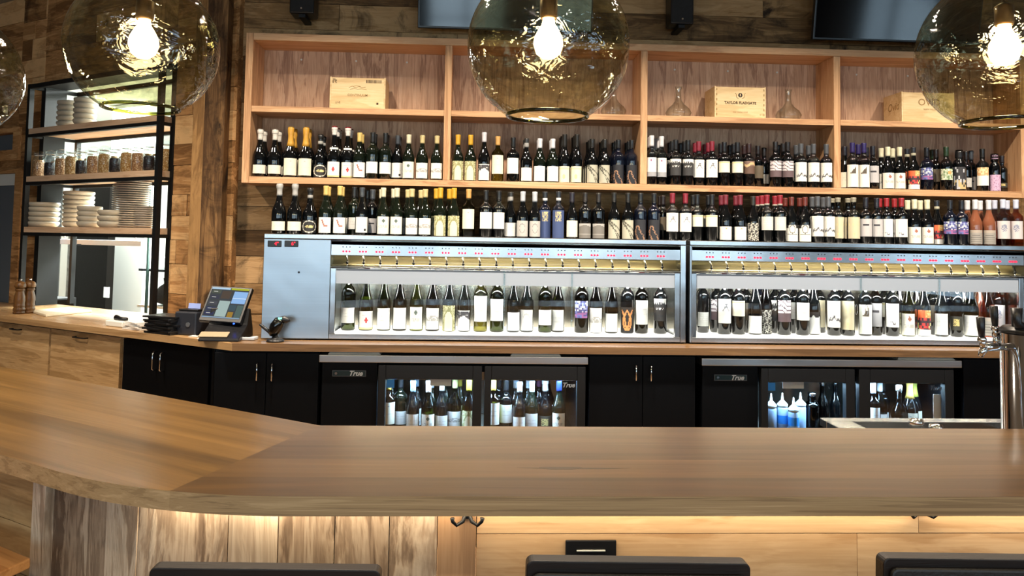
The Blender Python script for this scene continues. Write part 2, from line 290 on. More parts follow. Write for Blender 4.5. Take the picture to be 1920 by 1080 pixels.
# ================================================================== THE SETTING
CEIL = 3.50
def tone(): return (random.random(), random.random(), max(0, random.gauss(.55, .4)))
def boards_y(mb, x0, x1, z0, z1, y, t=.02, w=(.13, .2), l=(.8, 1.9), gap=.003, first=None):
    z = z0
    while z < z1-.02:
        h = random.uniform(*w); zt = min(z+h, z1); x = x0 - random.uniform(0, .8)
        while x < x1:
            ln = random.uniform(*l); a, b = max(x, x0), min(x+ln, x1)
            if b-a > .01: mb.col = tone(); dy = random.uniform(0, .006); mb.box(a+gap/2, b-gap/2, y+dy, y+t+.01, z+gap/2, zt-gap/2)
            x += ln
        z = zt
    return mb
def boards_w(mb, s0, s1, z0, z1, o, t=.02, w=(.13, .2), l=(.8, 1.9), gap=.003):
    z = z0
    while z < z1-.02:
        h = random.uniform(*w); zt = min(z+h, z1); x = s0 - random.uniform(0, .8)
        while x < s1:
            ln = random.uniform(*l); a, b = max(x, s0), min(x+ln, s1)
            if b-a > .01: mb.col = tone(); dy = random.uniform(0, .006); mb.wbox(a+gap/2, b-gap/2, o-t-.01, o-dy, z+gap/2, zt-gap/2)
            x += ln
        z = zt
    return mb
mb = boards_y(MB(), -1.60, 6.3, 0.0, CEIL, 5.09); mb.col = (0, .3, 1); mb.box(-1.66, 6.3, 5.115, 5.24, 0, CEIL); struct(mb.build('wall_back', M['wall']))
# wing wall, around the kitchen pass-through
OP0, OP1, OPT = .539, 2.157, 2.76
mb = MB()
boards_w(mb, -.05, OP0, 0, CEIL, 0, l=(.3, .6)); boards_w(mb, OP0, OP1, OPT, CEIL, 0, w=(.19, .26), l=(1.2, 2.5)); boards_w(mb, OP0, OP1, 0, 1.0, 0)
boards_w(mb, OP1, 2.50, 0, CEIL, 0, l=(.3, .7)); boards_w(mb, 2.50, 5.8, 2.42, CEIL, 0, w=(.18, .26), l=(1.2, 2.4))
sA, zA = atL(38, 299, 0); sB, zB = atL(20, 318, 0)
boards_w(mb, 2.50, 5.8, zB, zA, 0, w=(.09, .1))
mb.col = (0, .3, 1)
for a, b, z0, z1 in ((-.05, OP0, 0, CEIL), (OP0, OP1, OPT, CEIL), (OP0, OP1, 0, 1.0), (OP1, 2.5, 0, CEIL), (2.5, 5.8, 2.42, CEIL), (2.5, 5.8, zB, zA), (2.5, 5.8, 0, .98)): mb.wbox(a, b, -.15, -.028, z0, z1)
struct(mb.build('wall_left', M['wall_warm']))
# corner post of rough timber
A, B = atY(415, 400, 4.965), atY(376, 400, 4.965); d = ray(355, 400); t = None
for k in range(400):
    p = B + WD*(k*.001)
    q = p - EYE; px = PX + F*q.dot(rt)/q.dot(fw)
    if px <= 355: break
mb = MB(); mb.sm = False
Cc = p; mb.col = (.2, .1, 1)
poly = [(A.x, A.y), (A.x, 5.16), (Cc.x+.02, Cc.y+.15), (Cc.x, Cc.y), (B.x, B.y)]
mb.prism(poly, 0, CEIL)
for i, c in enumerate(mb.c):
    pass
mb.c[4+2] = (.75, .6, .35) if len(mb.c) > 6 else mb.c[-1]; mb.c[5] = (.75, .6, .35); mb.c[6] = (.05, .4, 1.1)  # one face toned light, one dark: light and shade put into the colour
struct(mb.build('trim_1', M['post'], bevel=.004))
# black jamb of the pass-through
mb = MB(); mb.wbox(OP0-.012, OP0+.03, -.16, .004, 1.045, OPT); mb.wbox(OP1-.045, OP1+.012, -.16, .004, 1.045, OPT); mb.wbox(OP0, OP1, -.16, .004, OPT-.03, OPT)
struct(mb.build('trim_2', M['blk_metal']))
# high side window and glazed door left of the rack
mb = MB(); s0, z0 = atL(28, 281, 0); s1, zb = atL(38, 300, 0)
mb.col = (.4, .2, .2); mb.wbox(s1, s0, -.1, .02, zb, 2.44); mb.wbox(s0, 5.8, -.1, .02, zb, z0); mb.wbox(s0, 5.8, -.1, .02, 2.40, 2.44)
w1 = struct(mb.build('window_1', M['wall_warm'])); mb = MB(); mb.wbox(s0, 5.8, -.06, -.05, z0, 2.40); mb.build('pane', M['paleglass'], w1)
mb = MB(); s0, zt = atL(31, 346, 0); s1, z1_ = atL(41, 400, 0)
mb.col = (.35, .5, .2); mb.wbox(s1, s0, -.1, .015, .98, zB); mb.wbox(s0, 5.8, -.1, .015, zB-.03, zB)
dr = struct(mb.build('door_1', M['wall_warm']))
mb = MB(); mb.wbox(s0, 5.8, -.08, -.05, .98, zt); mb.build('door_panel', M['paleglass'], dr)
mb = MB(); mb.wbox(s0, 5.8, -.08, -.03, zt, zB-.03); mb.build('door_header', M['white'], dr)
# kitchen behind the pass-through
mb = MB(); mb.wbox(.3, 5.8, -3.2, -3.1, 0, 3.05); struct(mb.build('wall_kitchen', M['white']))
mb = MB(); mb.wbox(.25, .3, -3.2, -.16, 0, 3.05); struct(mb.build('wall_kitchen_right', M['white']))
mb = MB(); mb.wbox(5.8, 5.85, -3.2, .0, 0, CEIL); struct(mb.build('wall_kitchen_left', M['white']))
mb = MB(); mb.wbox(.25, 5.85, -3.2, -.16, 3.05, 3.1); struct(mb.build('ceiling_kitchen', M['white']))
mb = MB(); mb.box(-6.5, 6.3, -4.6, 9.2, -.05, 0); struct(mb.build('floor', M['floor']))
mb = MB(); mb.prism([(-6.5, -4.6), (6.3, -4.6), (6.3, 5.24), (-1.6, 5.24), (-6.2, 8.25), (-6.5, 8.25)], CEIL, CEIL+.05); struct(mb.build('ceiling', M['ceil']))
mb = MB(); mb.box(6.3, 6.4, -4.6, -3.2, 0, CEIL); mb.box(6.3, 6.4, -.8, 5.24, 0, CEIL); mb.box(6.3, 6.4, -3.2, -.8, 0, .9); mb.box(6.3, 6.4, -3.2, -.8, 2.9, CEIL); struct(mb.build('wall_right', M['roomwall']))
mb = MB(); mb.box(-6.6, -6.5, -4.6, 8.3, 0, CEIL); struct(mb.build('wall_far_left', M['roomwall']))
wins = [(-4.9, -3.5), (-2.9, -1.5), (-.9, .5), (1.1, 2.5), (3.4, 4.8)]
mb = MB(); xs = -6.5
for a, b in wins: mb.box(xs, a, -4.6, -4.5, 0, CEIL); mb.box(a, b, -4.6, -4.5, 0, .9); mb.box(a, b, -4.6, -4.5, 2.9, CEIL); xs = b
mb.box(xs, 6.3, -4.6, -4.5, 0, CEIL); struct(mb.build('wall_front', M['darkroom']))
def area(name, loc, rotm, sx, sy, col, power, spread=pi, shape='RECTANGLE'):
    l = bpy.data.lights.new(name, 'AREA'); l.shape = shape; l.size = sx; l.size_y = sy; l.energy = power; l.color = col; l.spread = spread
    o = bpy.data.objects.new(name, l); COL.objects.link(o); o.location = loc; o.rotation_euler = rotm; return o
for i, (a, b) in enumerate(wins):
    f = MB(); f.box(a, b, -4.58, -4.52, .9, .96); f.box(a, b, -4.58, -4.52, 2.84, 2.9)
    for x in (a, (a+b)/2-.03, b-.06): f.box(x, x+.06, -4.58, -4.52, .96, 2.84)
    f.box(a, b, -4.58, -4.52, 1.98, 2.02); wf = struct(f.build('window_%d' % (i+2), M['blk_metal']))
    p = MB(); p.box(a+.06, b-.06, -4.556, -4.55, .96, 2.84); p.build('pane', M['outpane'], wf)
    area('daylight', ((a+b)/2, -4.75, 1.9), (pi/2, 0, 0), b-a, 1.95, (.72, .85, 1.0), 48).rotation_euler = (-pi/2, 0, pi)
f = MB(); f.box(6.24, 6.29, -3.2, -3.14, .9, 2.9); f.box(6.24, 6.29, -.86, -.8, .9, 2.9); f.box(6.24, 6.29, -2.03, -1.97, .9, 2.9); f.box(6.24, 6.29, -3.14, -.86, .9, .96); f.box(6.24, 6.29, -3.14, -.86, 2.84, 2.9); wf = struct(f.build('window_7', M['blk_metal']))  # unseen window, added for glare on the right television and beer tower
p = MB(); p.box(6.26, 6.265, -3.14, -.86, .96, 2.84); p.build('pane', M['outpane'], wf)
area('daylight', (6.45, -2.0, 1.9), (0, pi/2, 0), 1.95, 2.4, (.66, .82, 1.0), 60)  # light for the added window, brightening the right side
wd = bpy.data.worlds.new('daylight_sky'); SC.world = wd; wd.use_nodes = True
wd.node_tree.nodes['Background'].inputs[0].default_value = (.55, .68, .9, 1); wd.node_tree.nodes['Background'].inputs[1].default_value = .35
# kitchen fluorescents, recessed warm downlights over the back bar and added warm ambient lamps over the room
area('kitchen_light', W(4.0, -1.6, 3.0), (0, 0, -TH), 1.6, .6, (.93, 1, .96), 160)
kc = W(1.3, -1.6, 3.0); area('kitchen_light', kc, (0, 0, -TH), 2.4, .6, (.93, 1, .96), 420)
for x in (-.9, .45, 1.8, 3.15): area('warm_overhead', (x, 3.55, CEIL-.01), (0, 0, 0), .12, .12, (1, .84, .66), 46, 2.2, 'DISK')
for x in (-3.2, -1.2, 1.2, 3.4):
    for y in (-.7, -2.7): area('warm_overhead', (x, y, CEIL-.01), (0, 0, 0), .12, .12, (1, .84, .66), 18, 2.6, 'DISK')  # unseen lamps added as warm ambient fill for the room
for x, y in ((-2.6, 3.9), (-3.6, 3.0)): area('warm_overhead', (x, y, CEIL-.01), (0, 0, 0), .12, .12, (1, .84, .66), 28, 2.2, 'DISK')  # two unseen lamps added to brighten the rack and wing

# ================================================================== OAK WALL SHELF
SY = 4.80
xl = -1.397; xr = 3.49; zt0, zt1 = 2.791, 2.834; zm0, zm1 = 2.353, 2.389; zb0, zb1 = 1.921, 1.96
divx = [atY(839.5, 200, SY).x, atY(1207.5, 220, SY).x, atY(1570, 220, SY).x]
sh = thing('wall_shelf', V((1.05, 4.94, zb0)), 'long oak wall shelf of four bays holding wine bottles, crates and decanters', 'shelf')
mb = MB(); mb.col = (.5, .2, 0); mb.box(xl, xr, 5.066, 5.084, zb0, zt1); mb.build('back_panel', M['oak_back'], sh)
for i, (a, b) in enumerate(((xl, xl+.043), (xr-.043, xr))): mb = MB(); mb.col = (.6, i*.37, 0); mb.box(a, b, SY, 5.064, zb0, zt1); mb.build('side_panel', M['oak_v'], sh, .0015)
for i, x in enumerate(divx): mb = MB(); mb.col = (.55, .11*i+.2, 0); mb.box(x-.021, x+.021, SY+.001, 5.064, zb1+.001, zt0-.001); mb.build('divider', M['oak_v'], sh, .0015)
for n, a, b, c in (('top_board', zt0, zt1, .7), ('bottom_board', zb0, zb1, .45)): mb = MB(); mb.col = (c, .7*c, 0); mb.box(xl+.044, xr-.044, SY, 5.064, a, b); mb.build(n, M['oak'], sh, .0015)
ex = [xl+.044] + [e for x in divx for e in (x-.022, x+.022)] + [xr-.044]
for i in range(4): mb = MB(); mb.col = (.5+.05*i, .23*i, 0); mb.box(ex[2*i], ex[2*i+1], SY+.002, 5.064, zm0, zm1); mb.build('middle_board', M['oak'], sh, .0015)
for i in range(4):
    for t_ in (.2, .5, .78): x = ex[2*i]+(ex[2*i+1]-ex[2*i])*t_; m_ = MB(); m_.cyl((x, 5.0655, zt0-.055), (x, 5.060, zt0-.055), .006, 10); m_.build('screw_cap', M['white'], sh)

# ================================================================== BACK COUNTER
CZ0, CZ1 = 1.007, 1.045
YC = 4.187; OC = .545
tt = ((YC-5.07) - (WN.y*OC))/WD.y; cor = WC + WD*tt + WN*OC
w2 = lambda s, o: (W(s, o, 0).x, W(s, o, 0).y)
def clip(poly, nx, ny, d):                     # keep nx*x+ny*y <= d
    out = []
    for i, p in enumerate(poly):
        q = poly[(i+1) % len(poly)]; a = nx*p[0]+ny*p[1]-d; b = nx*q[0]+ny*q[1]-d
        if a <= 0: out.append(p)
        if (a < 0 < b) or (b < 0 < a): t = a/(a-b); out.append((p[0]+(q[0]-p[0])*t, p[1]+(q[1]-p[1])*t))
    return out
def slab(mb, poly, n, cuts, z0, z1, tones):
    for i in range(len(cuts)-1):
        pl = clip(clip(poly, n[0], n[1], cuts[i+1]), -n[0], -n[1], -cuts[i])
        if len(pl) > 2: mb.col = (tones[i % len(tones)], .17*i+.1, .1); k = len(mb.f); mb.prism(pl, z0, z1); mb.m[k+2:] = [1]*(len(mb.m)-k-2)
ctr = MB(); p_main = [(cor.x, YC), (6.28, YC), (6.28, 5.088), (A.x+.004, 5.088), (A.x+.004, A.y-.003), (B.x, B.y-.003)]
slab(ctr, p_main, (0, 1), [4.1, 4.40, 4.62, 4.86, 5.2], CZ0, CZ1, (.45, .6, .4, .5)); 
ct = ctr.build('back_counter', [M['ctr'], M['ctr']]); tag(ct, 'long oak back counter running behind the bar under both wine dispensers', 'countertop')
ctr = MB(); p_wing = [(cor.x, YC), (B.x, B.y-.004), (Cc.x-.004, Cc.y-.004), w2(.16, .008), w2(OP0+.03, .008), w2(OP0+.03, -.16), w2(OP1-.05, -.16), w2(OP1-.05, .008), w2(4.3, .022), w2(4.3, OC)][::-1]
n = (WN.x, WN.y); base = WC.x*WN.x+WC.y*WN.y
def signed(p): return sum(p[i][0]*p[(i+1) % len(p)][1]-p[(i+1) % len(p)][0]*p[i][1] for i in range(len(p)))
if signed(p_wing) < 0: p_wing = p_wing[::-1]
ctr.col = (.55, .3, .1); k = 0; ctr.prism(p_wing, CZ0, CZ1)
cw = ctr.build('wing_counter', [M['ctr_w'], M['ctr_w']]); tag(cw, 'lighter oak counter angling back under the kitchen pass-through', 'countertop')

def pull(parent, p, q, out, r=.004, mat=None):   # bar pull between two points, standing off along out
    p, q, out = V(p), V(q), V(out); m_ = MB(); c = out*.028; e = (q-p).normalized()
    m_.tube([p, p+c*.7, p+c+e*.006, q+c-e*.006, q+c*.7, q], r, 8); m_.build('handle', mat or M['chrome'], parent)
def cabinet_y(xs, y, lab, handles, z0=0, z1=1.004, name='base_cabinet', yb=5.05):
    c = thing(name, V(((xs[0]+xs[-1])/2, y+.3, z0)), lab, 'cabinet')
    m_ = MB(); m_.box(xs[0], xs[-1], y+.021, yb, z0, z1); m_.build('body', M['blk'], c)
    for i in range(len(xs)-1):
        d_ = MB(); d_.box(xs[i]+.002, xs[i+1]-.002, y, y+.019, z0+.01, z1-.012); dd = d_.build('door', M['blk'], c, .001)
        if handles[i]: hx, za, zb_ = handles[i]; pull(dd, (hx, y, za), (hx, y, zb_), (0, -1, 0))
    return c
fx = lambda px, py=720, Y=4.23: atY(px, py, Y).x
fz = lambda px, py, Y=4.23: atY(px, py, Y).z
YD = 4.23
cabinet_y([fx(400), fx(498), fx(597)], YD, 'matt black two-door cabinet left of the left bottle cooler', [(fx(483), fz(483, 713), fz(483, 680)), (fx(511), fz(511, 714), fz(511, 681))], yb=4.30)
cabinet_y([fx(1104), fx(1205), fx(1304)], YD, 'matt black two-door cabinet between the two bottle coolers', [(fx(1191), fz(1191, 713), fz(1191, 684)), (fx(1219), fz(1219, 714), fz(1219, 685))])
cabinet_y([fx(1806), 3.6, 4.4, 5.2], YD, 'plain matt black cabinet right of the right cooler', [None, None, None])
def wcab(pxs, lab, mat, door, hs, name):
    ss = [atL(p, 680, .50)[0] for p in pxs]; c = thing(name, W((ss[0]+ss[-1])/2, .25, 0), lab, 'cabinet')
    m_ = MB(); m_.wbox(ss[0], ss[-1], .36, .479, 0, 1.004); m_.build('body', M['drawer'] if mat is M['drawer'] else M['blk'], c)
    for i in range(len(ss)-1):
        d_ = MB(); d_.col = (.4+.2*i, .3*i, 0); d_.wbox(ss[i]-.002, ss[i+1]+.002, .481, .50, .11, .992); dd = d_.build(door, mat, c, .001)
        for h in hs[i]: pull(dd, *[W(*q) for q in h[:2]], WN, .004, h[2])
    return c
s1_, z1a = atL(293, 693, .5); z1b = atL(293, 659, .5)[1]; s2_ = atL(308, 680, .5)[0]
sm_ = (s1_+s2_)/2
wc_ = wcab([230, 392], 'matt black two-door cabinet under the wing counter beside the light drawers', M['blk'], 'door', [[((s1_, .5, z1a), (s1_, .5, z1b), M['chrome']), ((s2_, .5, z1a), (s2_, .5, z1b), M['chrome'])]], 'base_cabinet')
sl, zl = atL(165, 634, .5)[0], atL(165, 634, .5)[1]
wcab([93, 224], 'light maple drawer unit with one black pull, next to the black cabinets', M['drawer'], 'drawer_front', [[((atL(143, 633, .5)[0], .5, zl), (atL(165, 634, .5)[0], .5, zl), M['blk_metal'])]], 'drawer_unit')
zl = atL(33, 617, .5)[1]
wcab([-60, 90], 'light maple drawer unit at the far left end below the pepper mills', M['drawer'], 'drawer_front', [[((atL(25, 616, .5)[0], .5, zl), (atL(41, 618, .5)[0], .5, zl), M['blk_metal'])]], 'drawer_unit')
mb = MB(); e9 = atL(392, 680, .5)[0]; pc = [(fx(400)-.004, YD+.012), (fx(400)-.004, YD+.03), w2(e9-.006, .47), w2(e9-.006, .488)]
if signed(pc) < 0: pc = pc[::-1]
mb.prism(pc, 0, 1.004); tag(mb.build('corner_filler', M['blk']), 'narrow black filler strip at the bend between the black cabinets', 'cabinet')

# ================================================================== WINE DISPENSERS
DY = 4.35
def dispenser(x0, x1, xg0, xg1, xref, lab, spouts, panel):
    z = lambda py: atY(xref, py, DY).z
    dz = {k: z(v) for k, v in dict(top=0, cap=0).items()} if 0 else None
    ZB, ZT = 1.053, 1.617
    Z = [1.617, 1.589, 1.581, 1.505, 1.450, 1.436, 1.352, 1.083, 1.053]   # top, cap base, panel top, panel base, channel base, glass top, band base, glass base, bottom
    t = thing('wine_dispenser', V(((x0+x1)/2, 4.6, ZB)), lab, 'wine dispenser')
    m_ = MB(); m_.box(x0, x1, DY-.004, 4.93, Z[1]+.002, Z[0]); m_.build('top_cap', M['steel'], t, .003)
    m_ = MB(); m_.box(x0, xg0-.03, DY, 4.90, ZB, Z[1]); m_.build('left_end', M['steel_blue'], t, .002)
    m_ = MB(); m_.box(xg1+.03, x1, DY, 4.90, ZB, Z[1]); m_.build('right_end', M['steel_v'], t, .002)
    a, b = xg0-.029, xg1+.029
    m_ = MB(); m_.box(a, b, DY+.002, 4.88, ZB, Z[7]-.004); m_.build('base_rail', M['steel'], t, .002)
    m_ = MB(); m_.box(a, b, 4.72, 4.74, Z[7], Z[1]); m_.build('back_liner', M['steel_in'], t)
    m_ = MB(); m_.box(a, b, DY+.004, DY+.03, Z[3], Z[2]); m_.box(a, b, DY+.004, 4.70, Z[2]-.02, Z[2]); pn = m_.build('control_panel', M['steel'], t, .002)
    m_ = MB(); pr = [(a, 0, 0)]
    arc = [V((a, DY+.03+.075*math.sin(q), Z[4]+.004+(Z[3]-Z[4]-.004)*(1-math.cos(q)))) for q in [k*pi/16 for k in range(9)]]
    m_.sm = True; m_.extr([(p.x, p.y, p.z) for p in arc]+[(a, DY+.13, Z[3]), (a, DY+.13, Z[4]-.006), (a, DY+.03, Z[4]-.006)], (b-a, 0, 0)); m_.sm = False; m_.build('spout_channel', M['steel_ch'], t)
    m_ = MB(); m_.box(a, b, DY+.006, DY+.03, Z[5], Z[4]-.008); m_.build('drip_rail', M['dark_steel'], t, .002)
    for xx in ((a, xg0), (xg1, b)): m_ = MB(); m_.box(xx[0], xx[1], DY+.008, DY+.03, Z[7]-.003, Z[5]-.001); m_.build('window_post', M['steel_v'], t, .002)
    m_ = MB(); m_.box(xg0, xg1, DY+.016, DY+.021, Z[7]-.001, Z[5]-.002); gp = m_.build('window_pane', M['pane'], t)
    m_ = MB(); m_.box(xg0+.001, xg1-.001, DY+.0125, DY+.0155, Z[6], Z[5]-.003); m_.build('frosted_band', M['ffrost'], gp)
    m_ = MB(); m_.box(xg0, xg1, DY+.035, 4.715, Z[7]-.003, Z[7]+.006); m_.build('lit_floor', M['dispfloor'], t)
    for i, px in enumerate(spouts):
        X = atY(px, 485, DY+.03).x; m_ = MB(); y = DY+.045
        m_.tube([(X-.006, y-.01, Z[3]-.004), (X, y-.018, Z[3]-.022), (X, y-.020, Z[4]+.018)], .004, 8); m_.cyl((X, y-.020, Z[4]+.022), (X, y-.020, Z[4]+.010), .0075, 10)
        sp_ = m_.build('spout', M['blk_metal'], t); m_ = MB(); m_.cyl((X, y-.020, Z[4]+.010), (X, y-.020, Z[4]-.018), .0035, 8); m_.build('nozzle', M['chrome'], sp_)
        m_ = MB(); X2 = atY(px-2, 463, DY).x
        for k in range(3): m_.cyl((X2+(k-1)*.0165, DY+.0045, Z[3]+.022), (X2+(k-1)*.0165, DY-.0005, Z[3]+.022), .0052, 12)
        ds = m_.build('led_digits', M['led'], t); m_ = MB()
        for k in range(3): m_.cyl((X2+(k-1)*.0185, DY+.0045, Z[3]+.046), (X2+(k-1)*.0185, DY+.001, Z[3]+.046), .0028, 8)
        m_.build('pour_buttons', M['dark_steel'], ds)
    # light inside: cold strip behind the band, warm strip in the spout channel
    l = area('dispenser_strip', ((xg0+xg1)/2, DY+.034, Z[6]+.03), (math.radians(48), 0, 0), xg1-xg0-.04, .02, (1, .98, .93), 9.0)
    l = area('channel_strip', ((xg0+xg1)/2, DY+.036, Z[3]-.002), (0, 0, 0), xg1-xg0-.1, .012, (1, .88, .6), 9.0)
    if panel:
        for px in (515, 546.5):
            X = atY(px, 457, DY).x; zc = atY(px, 457, DY).z; m_ = MB(); m_.box(X-.037, X+.037, DY-.006, DY-.0005, zc-.017, zc+.017); th = m_.build('thermostat', M['blk_plastic'], t, .004)
            text('4°' if px < 530 else '6°', 'readout', M['led'], th, (X+.012, DY-.0075, zc), .026)
        X, zc = atY(560.5, 510.5, DY).x, atY(560.5, 510.5, DY).z; m_ = MB(); m_.cyl((X, DY, zc), (X, DY-.004, zc), .006, 12); m_.build('lock', M['dark_steel'], t)
    return t, Z
xd = lambda px, py=560: atY(px, py, DY).x
sp1 = [651.5+31.05*i for i in range(20)]
d1, ZD = dispenser(-1.133, 1.184, xd(628), xd(1266), 655, 'brushed steel wine dispenser on the left, with a plain control end and red digits', sp1, True)
sp2 = [1333.4+29.9*i for i in range(20)]
d2, _ = dispenser(1.206, 3.20, xd(1307), xd(1913), 1400, 'brushed steel wine dispenser on the right, reaching the edge of the view', sp2, False)
for d_, pxs in ((d1, (945, 1072)), (d2, (1614, 1761))):
    for px in pxs:
        x = atY(px, 560, DY+.012).x; m_ = MB(); m_.box(x-.005, x+.005, DY+.0075, DY+.011, ZD[7], ZD[5]-.004); m_.build('pane_joint', M['jar'], d_)
        if px > 1600 and px < 1700:
            for dx in (-.028, .032): m_ = MB(); m_.tube([(x+dx+.007*math.cos(q), DY+.009, 1.245+.028*math.sin(q)) for q in [k*pi/8 for k in range(17)]], .0015, 6); m_.build('pane_pull', M['chrome'], d_)

# ================================================================== BOTTLES
def prof(shape, H, R):
    if shape == 'bord': return [(.86*R, 0), (R, .006), (R, .6*H), (.985*R, .625*H), (.9*R, .655*H), (.72*R, .685*H), (.52*R, .71*H), (.40*R, .74*H), (.0138, .78*H), (.0132, .955*H), (.0152, .957*H), (.0152, H)]
    if shape == 'burg': return [(.86*R, 0), (R, .006), (R, .44*H), (.97*R, .49*H), (.88*R, .545*H), (.73*R, .60*H), (.57*R, .66*H), (.44*R, .72*H), (.37*R, .78*H), (.0135, .86*H), (.0130, .955*H), (.0152, .957*H), (.0152, H)]
    if shape == 'champ': return [(.84*R, 0), (R, .007), (R, .40*H), (.96*R, .46*H), (.82*R, .53*H), (.60*R, .60*H), (.46*R, .67*H), (.385*R, .74*H), (.35*R, .82*H), (.0145, .90*H), (.0175, .915*H), (.0175, H)]
    if shape == 'stout': return [(.86*R, 0), (R, .006), (R, .62*H), (.97*R, .67*H), (.8*R, .73*H), (.5*R, .78*H), (.024, .80*H), (.022, H)]
    if shape == 'squat': return [(.9*R, 0), (R, .01), (R, .35*H), (.95*R, .45*H), (.7*R, .56*H), (.35*R, .64*H), (.014, .7*H), (.014, H)]
CH = dict(w=(.86, .85, .81), c=(.83, .79, .66), k=(.02, .02, .022), g=(.42, .42, .41), r=(.55, .05, .05), y=(.78, .66, .3), b=(.22, .23, .42), o=(.75, .35, .12), n=(.30, .20, .14), e=(.46, .47, .36), p=(.62, .42, .60), s=(.6, .6, .58))
def hsh(i, j, k=0): return ((i*73856093 ^ j*19349663 ^ k*83492791) % 1000)/1000
def art(kind, u, v):
    """u 0..1 across, v 0..1 upwards; returns the printed colour there"""
    i, j = int(u*18), int(v*20); C = CH; cx = u-.5; txt = lambda a, b: a < v < b and abs(cx) < .33 and hsh(i, j, 3) > .45
    mixc = lambda a, b, t: tuple(x+(y-x)*t for x, y in zip(a, b))
    if kind == 'cream': return mixc(C['c'], C['g'], .45) if txt(.35, .7) and j % 3 == 0 else C['c']
    if kind == 'creamtall': return C['g'] if (.78 < v < .85 and abs(cx) < .07) else mixc(C['c'], C['g'], .4) if txt(.35, .6) and j % 3 == 0 else mixc(C['c'], C['y'], .12)
    if kind == 'white': return mixc(C['w'], C['g'], .35) if txt(.3, .8) and j % 4 == 0 else C['w']
    if kind == 'oval':
        d = (cx/.48)**2+((v-.5)/.48)**2
        return C['k'] if d > 1 else C['c'] if d > .74 else (C['y'] if abs(v-.5) < .09 and abs(cx) < .3 and hsh(i, j) > .3 else C['k'])
    if kind == 'reddiamond': return C['y'] if v < .09 else C['r'] if abs(cx)+abs(v-.5)*.8 < .13 else mixc(C['w'], C['r'], .3) if .75 < v < .8 and abs(cx) < .3 else C['w']
    if kind == 'figure': return mixc(C['n'], C['r'], .3) if (abs(cx+.12-(.7-v)*.4) < .06 and .5 < v < .85) or (.42 < v < .5 and -.05 < cx < .22) else C['w']
    if kind == 'dot': return C['k'] if (abs(cx-.25) < .09 and .12 < v < .24) else mixc(C['w'], C['g'], .5) if txt(.45, .52) else C['w']
    if kind == 'diamond': return (.10, .14, .12) if abs(cx)+abs(v-.76)*.9 < .13 else mixc(C['c'], C['g'], .75) if (.36 < v < .52 and -.38 < cx < .3 and hsh(i, j, 1) > .45) else mixc(C['c'], C['w'], .35)
    if kind == 'diamondr': return (.35, .12, .08) if abs(cx-.1)+abs(v-.76)*.9 < .13 else mixc(C['c'], C['g'], .75) if (.36 < v < .52 and -.3 < cx < .4 and hsh(i, j, 1) > .45) else mixc(C['c'], C['w'], .35)
    if kind == 'sketch': return mixc(C['w'], C['k'], .55) if .42 < v < .68-.25*abs(cx) and hsh(i, j, 2) > .25 else mixc(C['w'], C['g'], .12)
    if kind == 'arch':
        d = math.hypot(cx/.36, max(0, v-.35)/.5)
        return mixc(C['c'], C['y'], .35) if d < .8 and v > .0 else ((.30, .30, .14) if d < 1.02 or hsh(i, j, 5) > .6 else (.62, .60, .36))
    if kind == 'hills': return (.06, .06, .07) if v > .55+.35*(1-abs(cx)*2.2)*(.6) and v < .95 and hsh(i, j, 5) > .15 else C['w']
    if kind == 'circle':
        d = math.hypot(cx/.8, v-.52); return mixc(C['w'], C['g'], .45) if .25 < d < .31 or (.08 < v < .14 and abs(cx) < .25) else mixc(C['w'], C['p'], .05)
    if kind == 'circleg':
        d = math.hypot(cx/.8, v-.52); return (.3, .3, .3) if .25 < d < .31 else (.50, .49, .47)
    if kind == 'emblem': return C['y'] if math.hypot(cx, (v-.35)) < .14 else mixc(C['y'], C['c'], .3) if .8 < v < .9 else mixc(C['c'], C['y'], .25)
    if kind == 'branch':
        k = min(abs((v-.1)-(.45-cx)*.9+.0), abs(v-.2-(.2-cx)*1.6), abs(v-.75+cx*.6)); return (.09, .09, .07) if k < .055 and hsh(i, j, 4) > .15 else (.47, .46, .37)
    if kind == 'antler':
        k = min(abs(cx+.1+.25*math.sin(v*4)), abs(cx-.15-.2*math.cos(v*5))); return (.36, .20, .12) if k < .07 and v < .72 and hsh(i, j, 4) > .25 else (.012, .014, .02)
    if kind == 'antlero':
        k = min(abs(abs(cx)-.05-.42*v*v), abs(abs(cx)-.28*math.sin(v*3.6))); return (.75, .30, .10) if k < .06 and .1 < v < .9 else (.012, .012, .014)
    if kind == 'band': return (.36, .37, .40) if v < .24 else (.3, .1, .2) if (abs(cx) < .05 and .82 < v < .88) else mixc(C['w'], C['b'], .07)
    if kind == 'cloud': return C['w'] if v > .85-.1*hsh(i, 2) else C['s'] if (txt(.5, .62)) else (.035, .035, .037)
    if kind == 'squig': return (.16, .16, .17) if (.45 < v < .75 and abs(cx-.05) < .24 and (abs(v-.6-.09*math.sin(cx*13+.8)) < .04)) or (.76 < v < .80 and 0 < cx < .15) else C['w']
    if kind == 'short': return C['y'] if .84 < v < .93 else mixc(C['c'], C['y'], .1)
    if kind == 'swoosh': return (.62, .42, .22) if abs(v-.72-.1*math.sin(cx*7)) < .1 else (.12, .07, .05) if v < .6 else (.2, .13, .1)
    if kind == 'stripe':
        if v < .38: return (.12, .08, .09)
        return (.12, .08, .10) if abs(math.sin(v*15+cx*5+math.sin(cx*9)*.8)) < .38 else (.66, .62, .64)
    if kind == 'wave':
        k = abs(v-.33-.05*math.sin(cx*10+1)-.03*math.sin(cx*23)); return (.10, .10, .11) if k < .06 and cx > -.36 and hsh(i, j, 7) > .15 else mixc(C['w'], C['g'], .5) if txt(.8, .86) else mixc(C['w'], C['c'], .35)
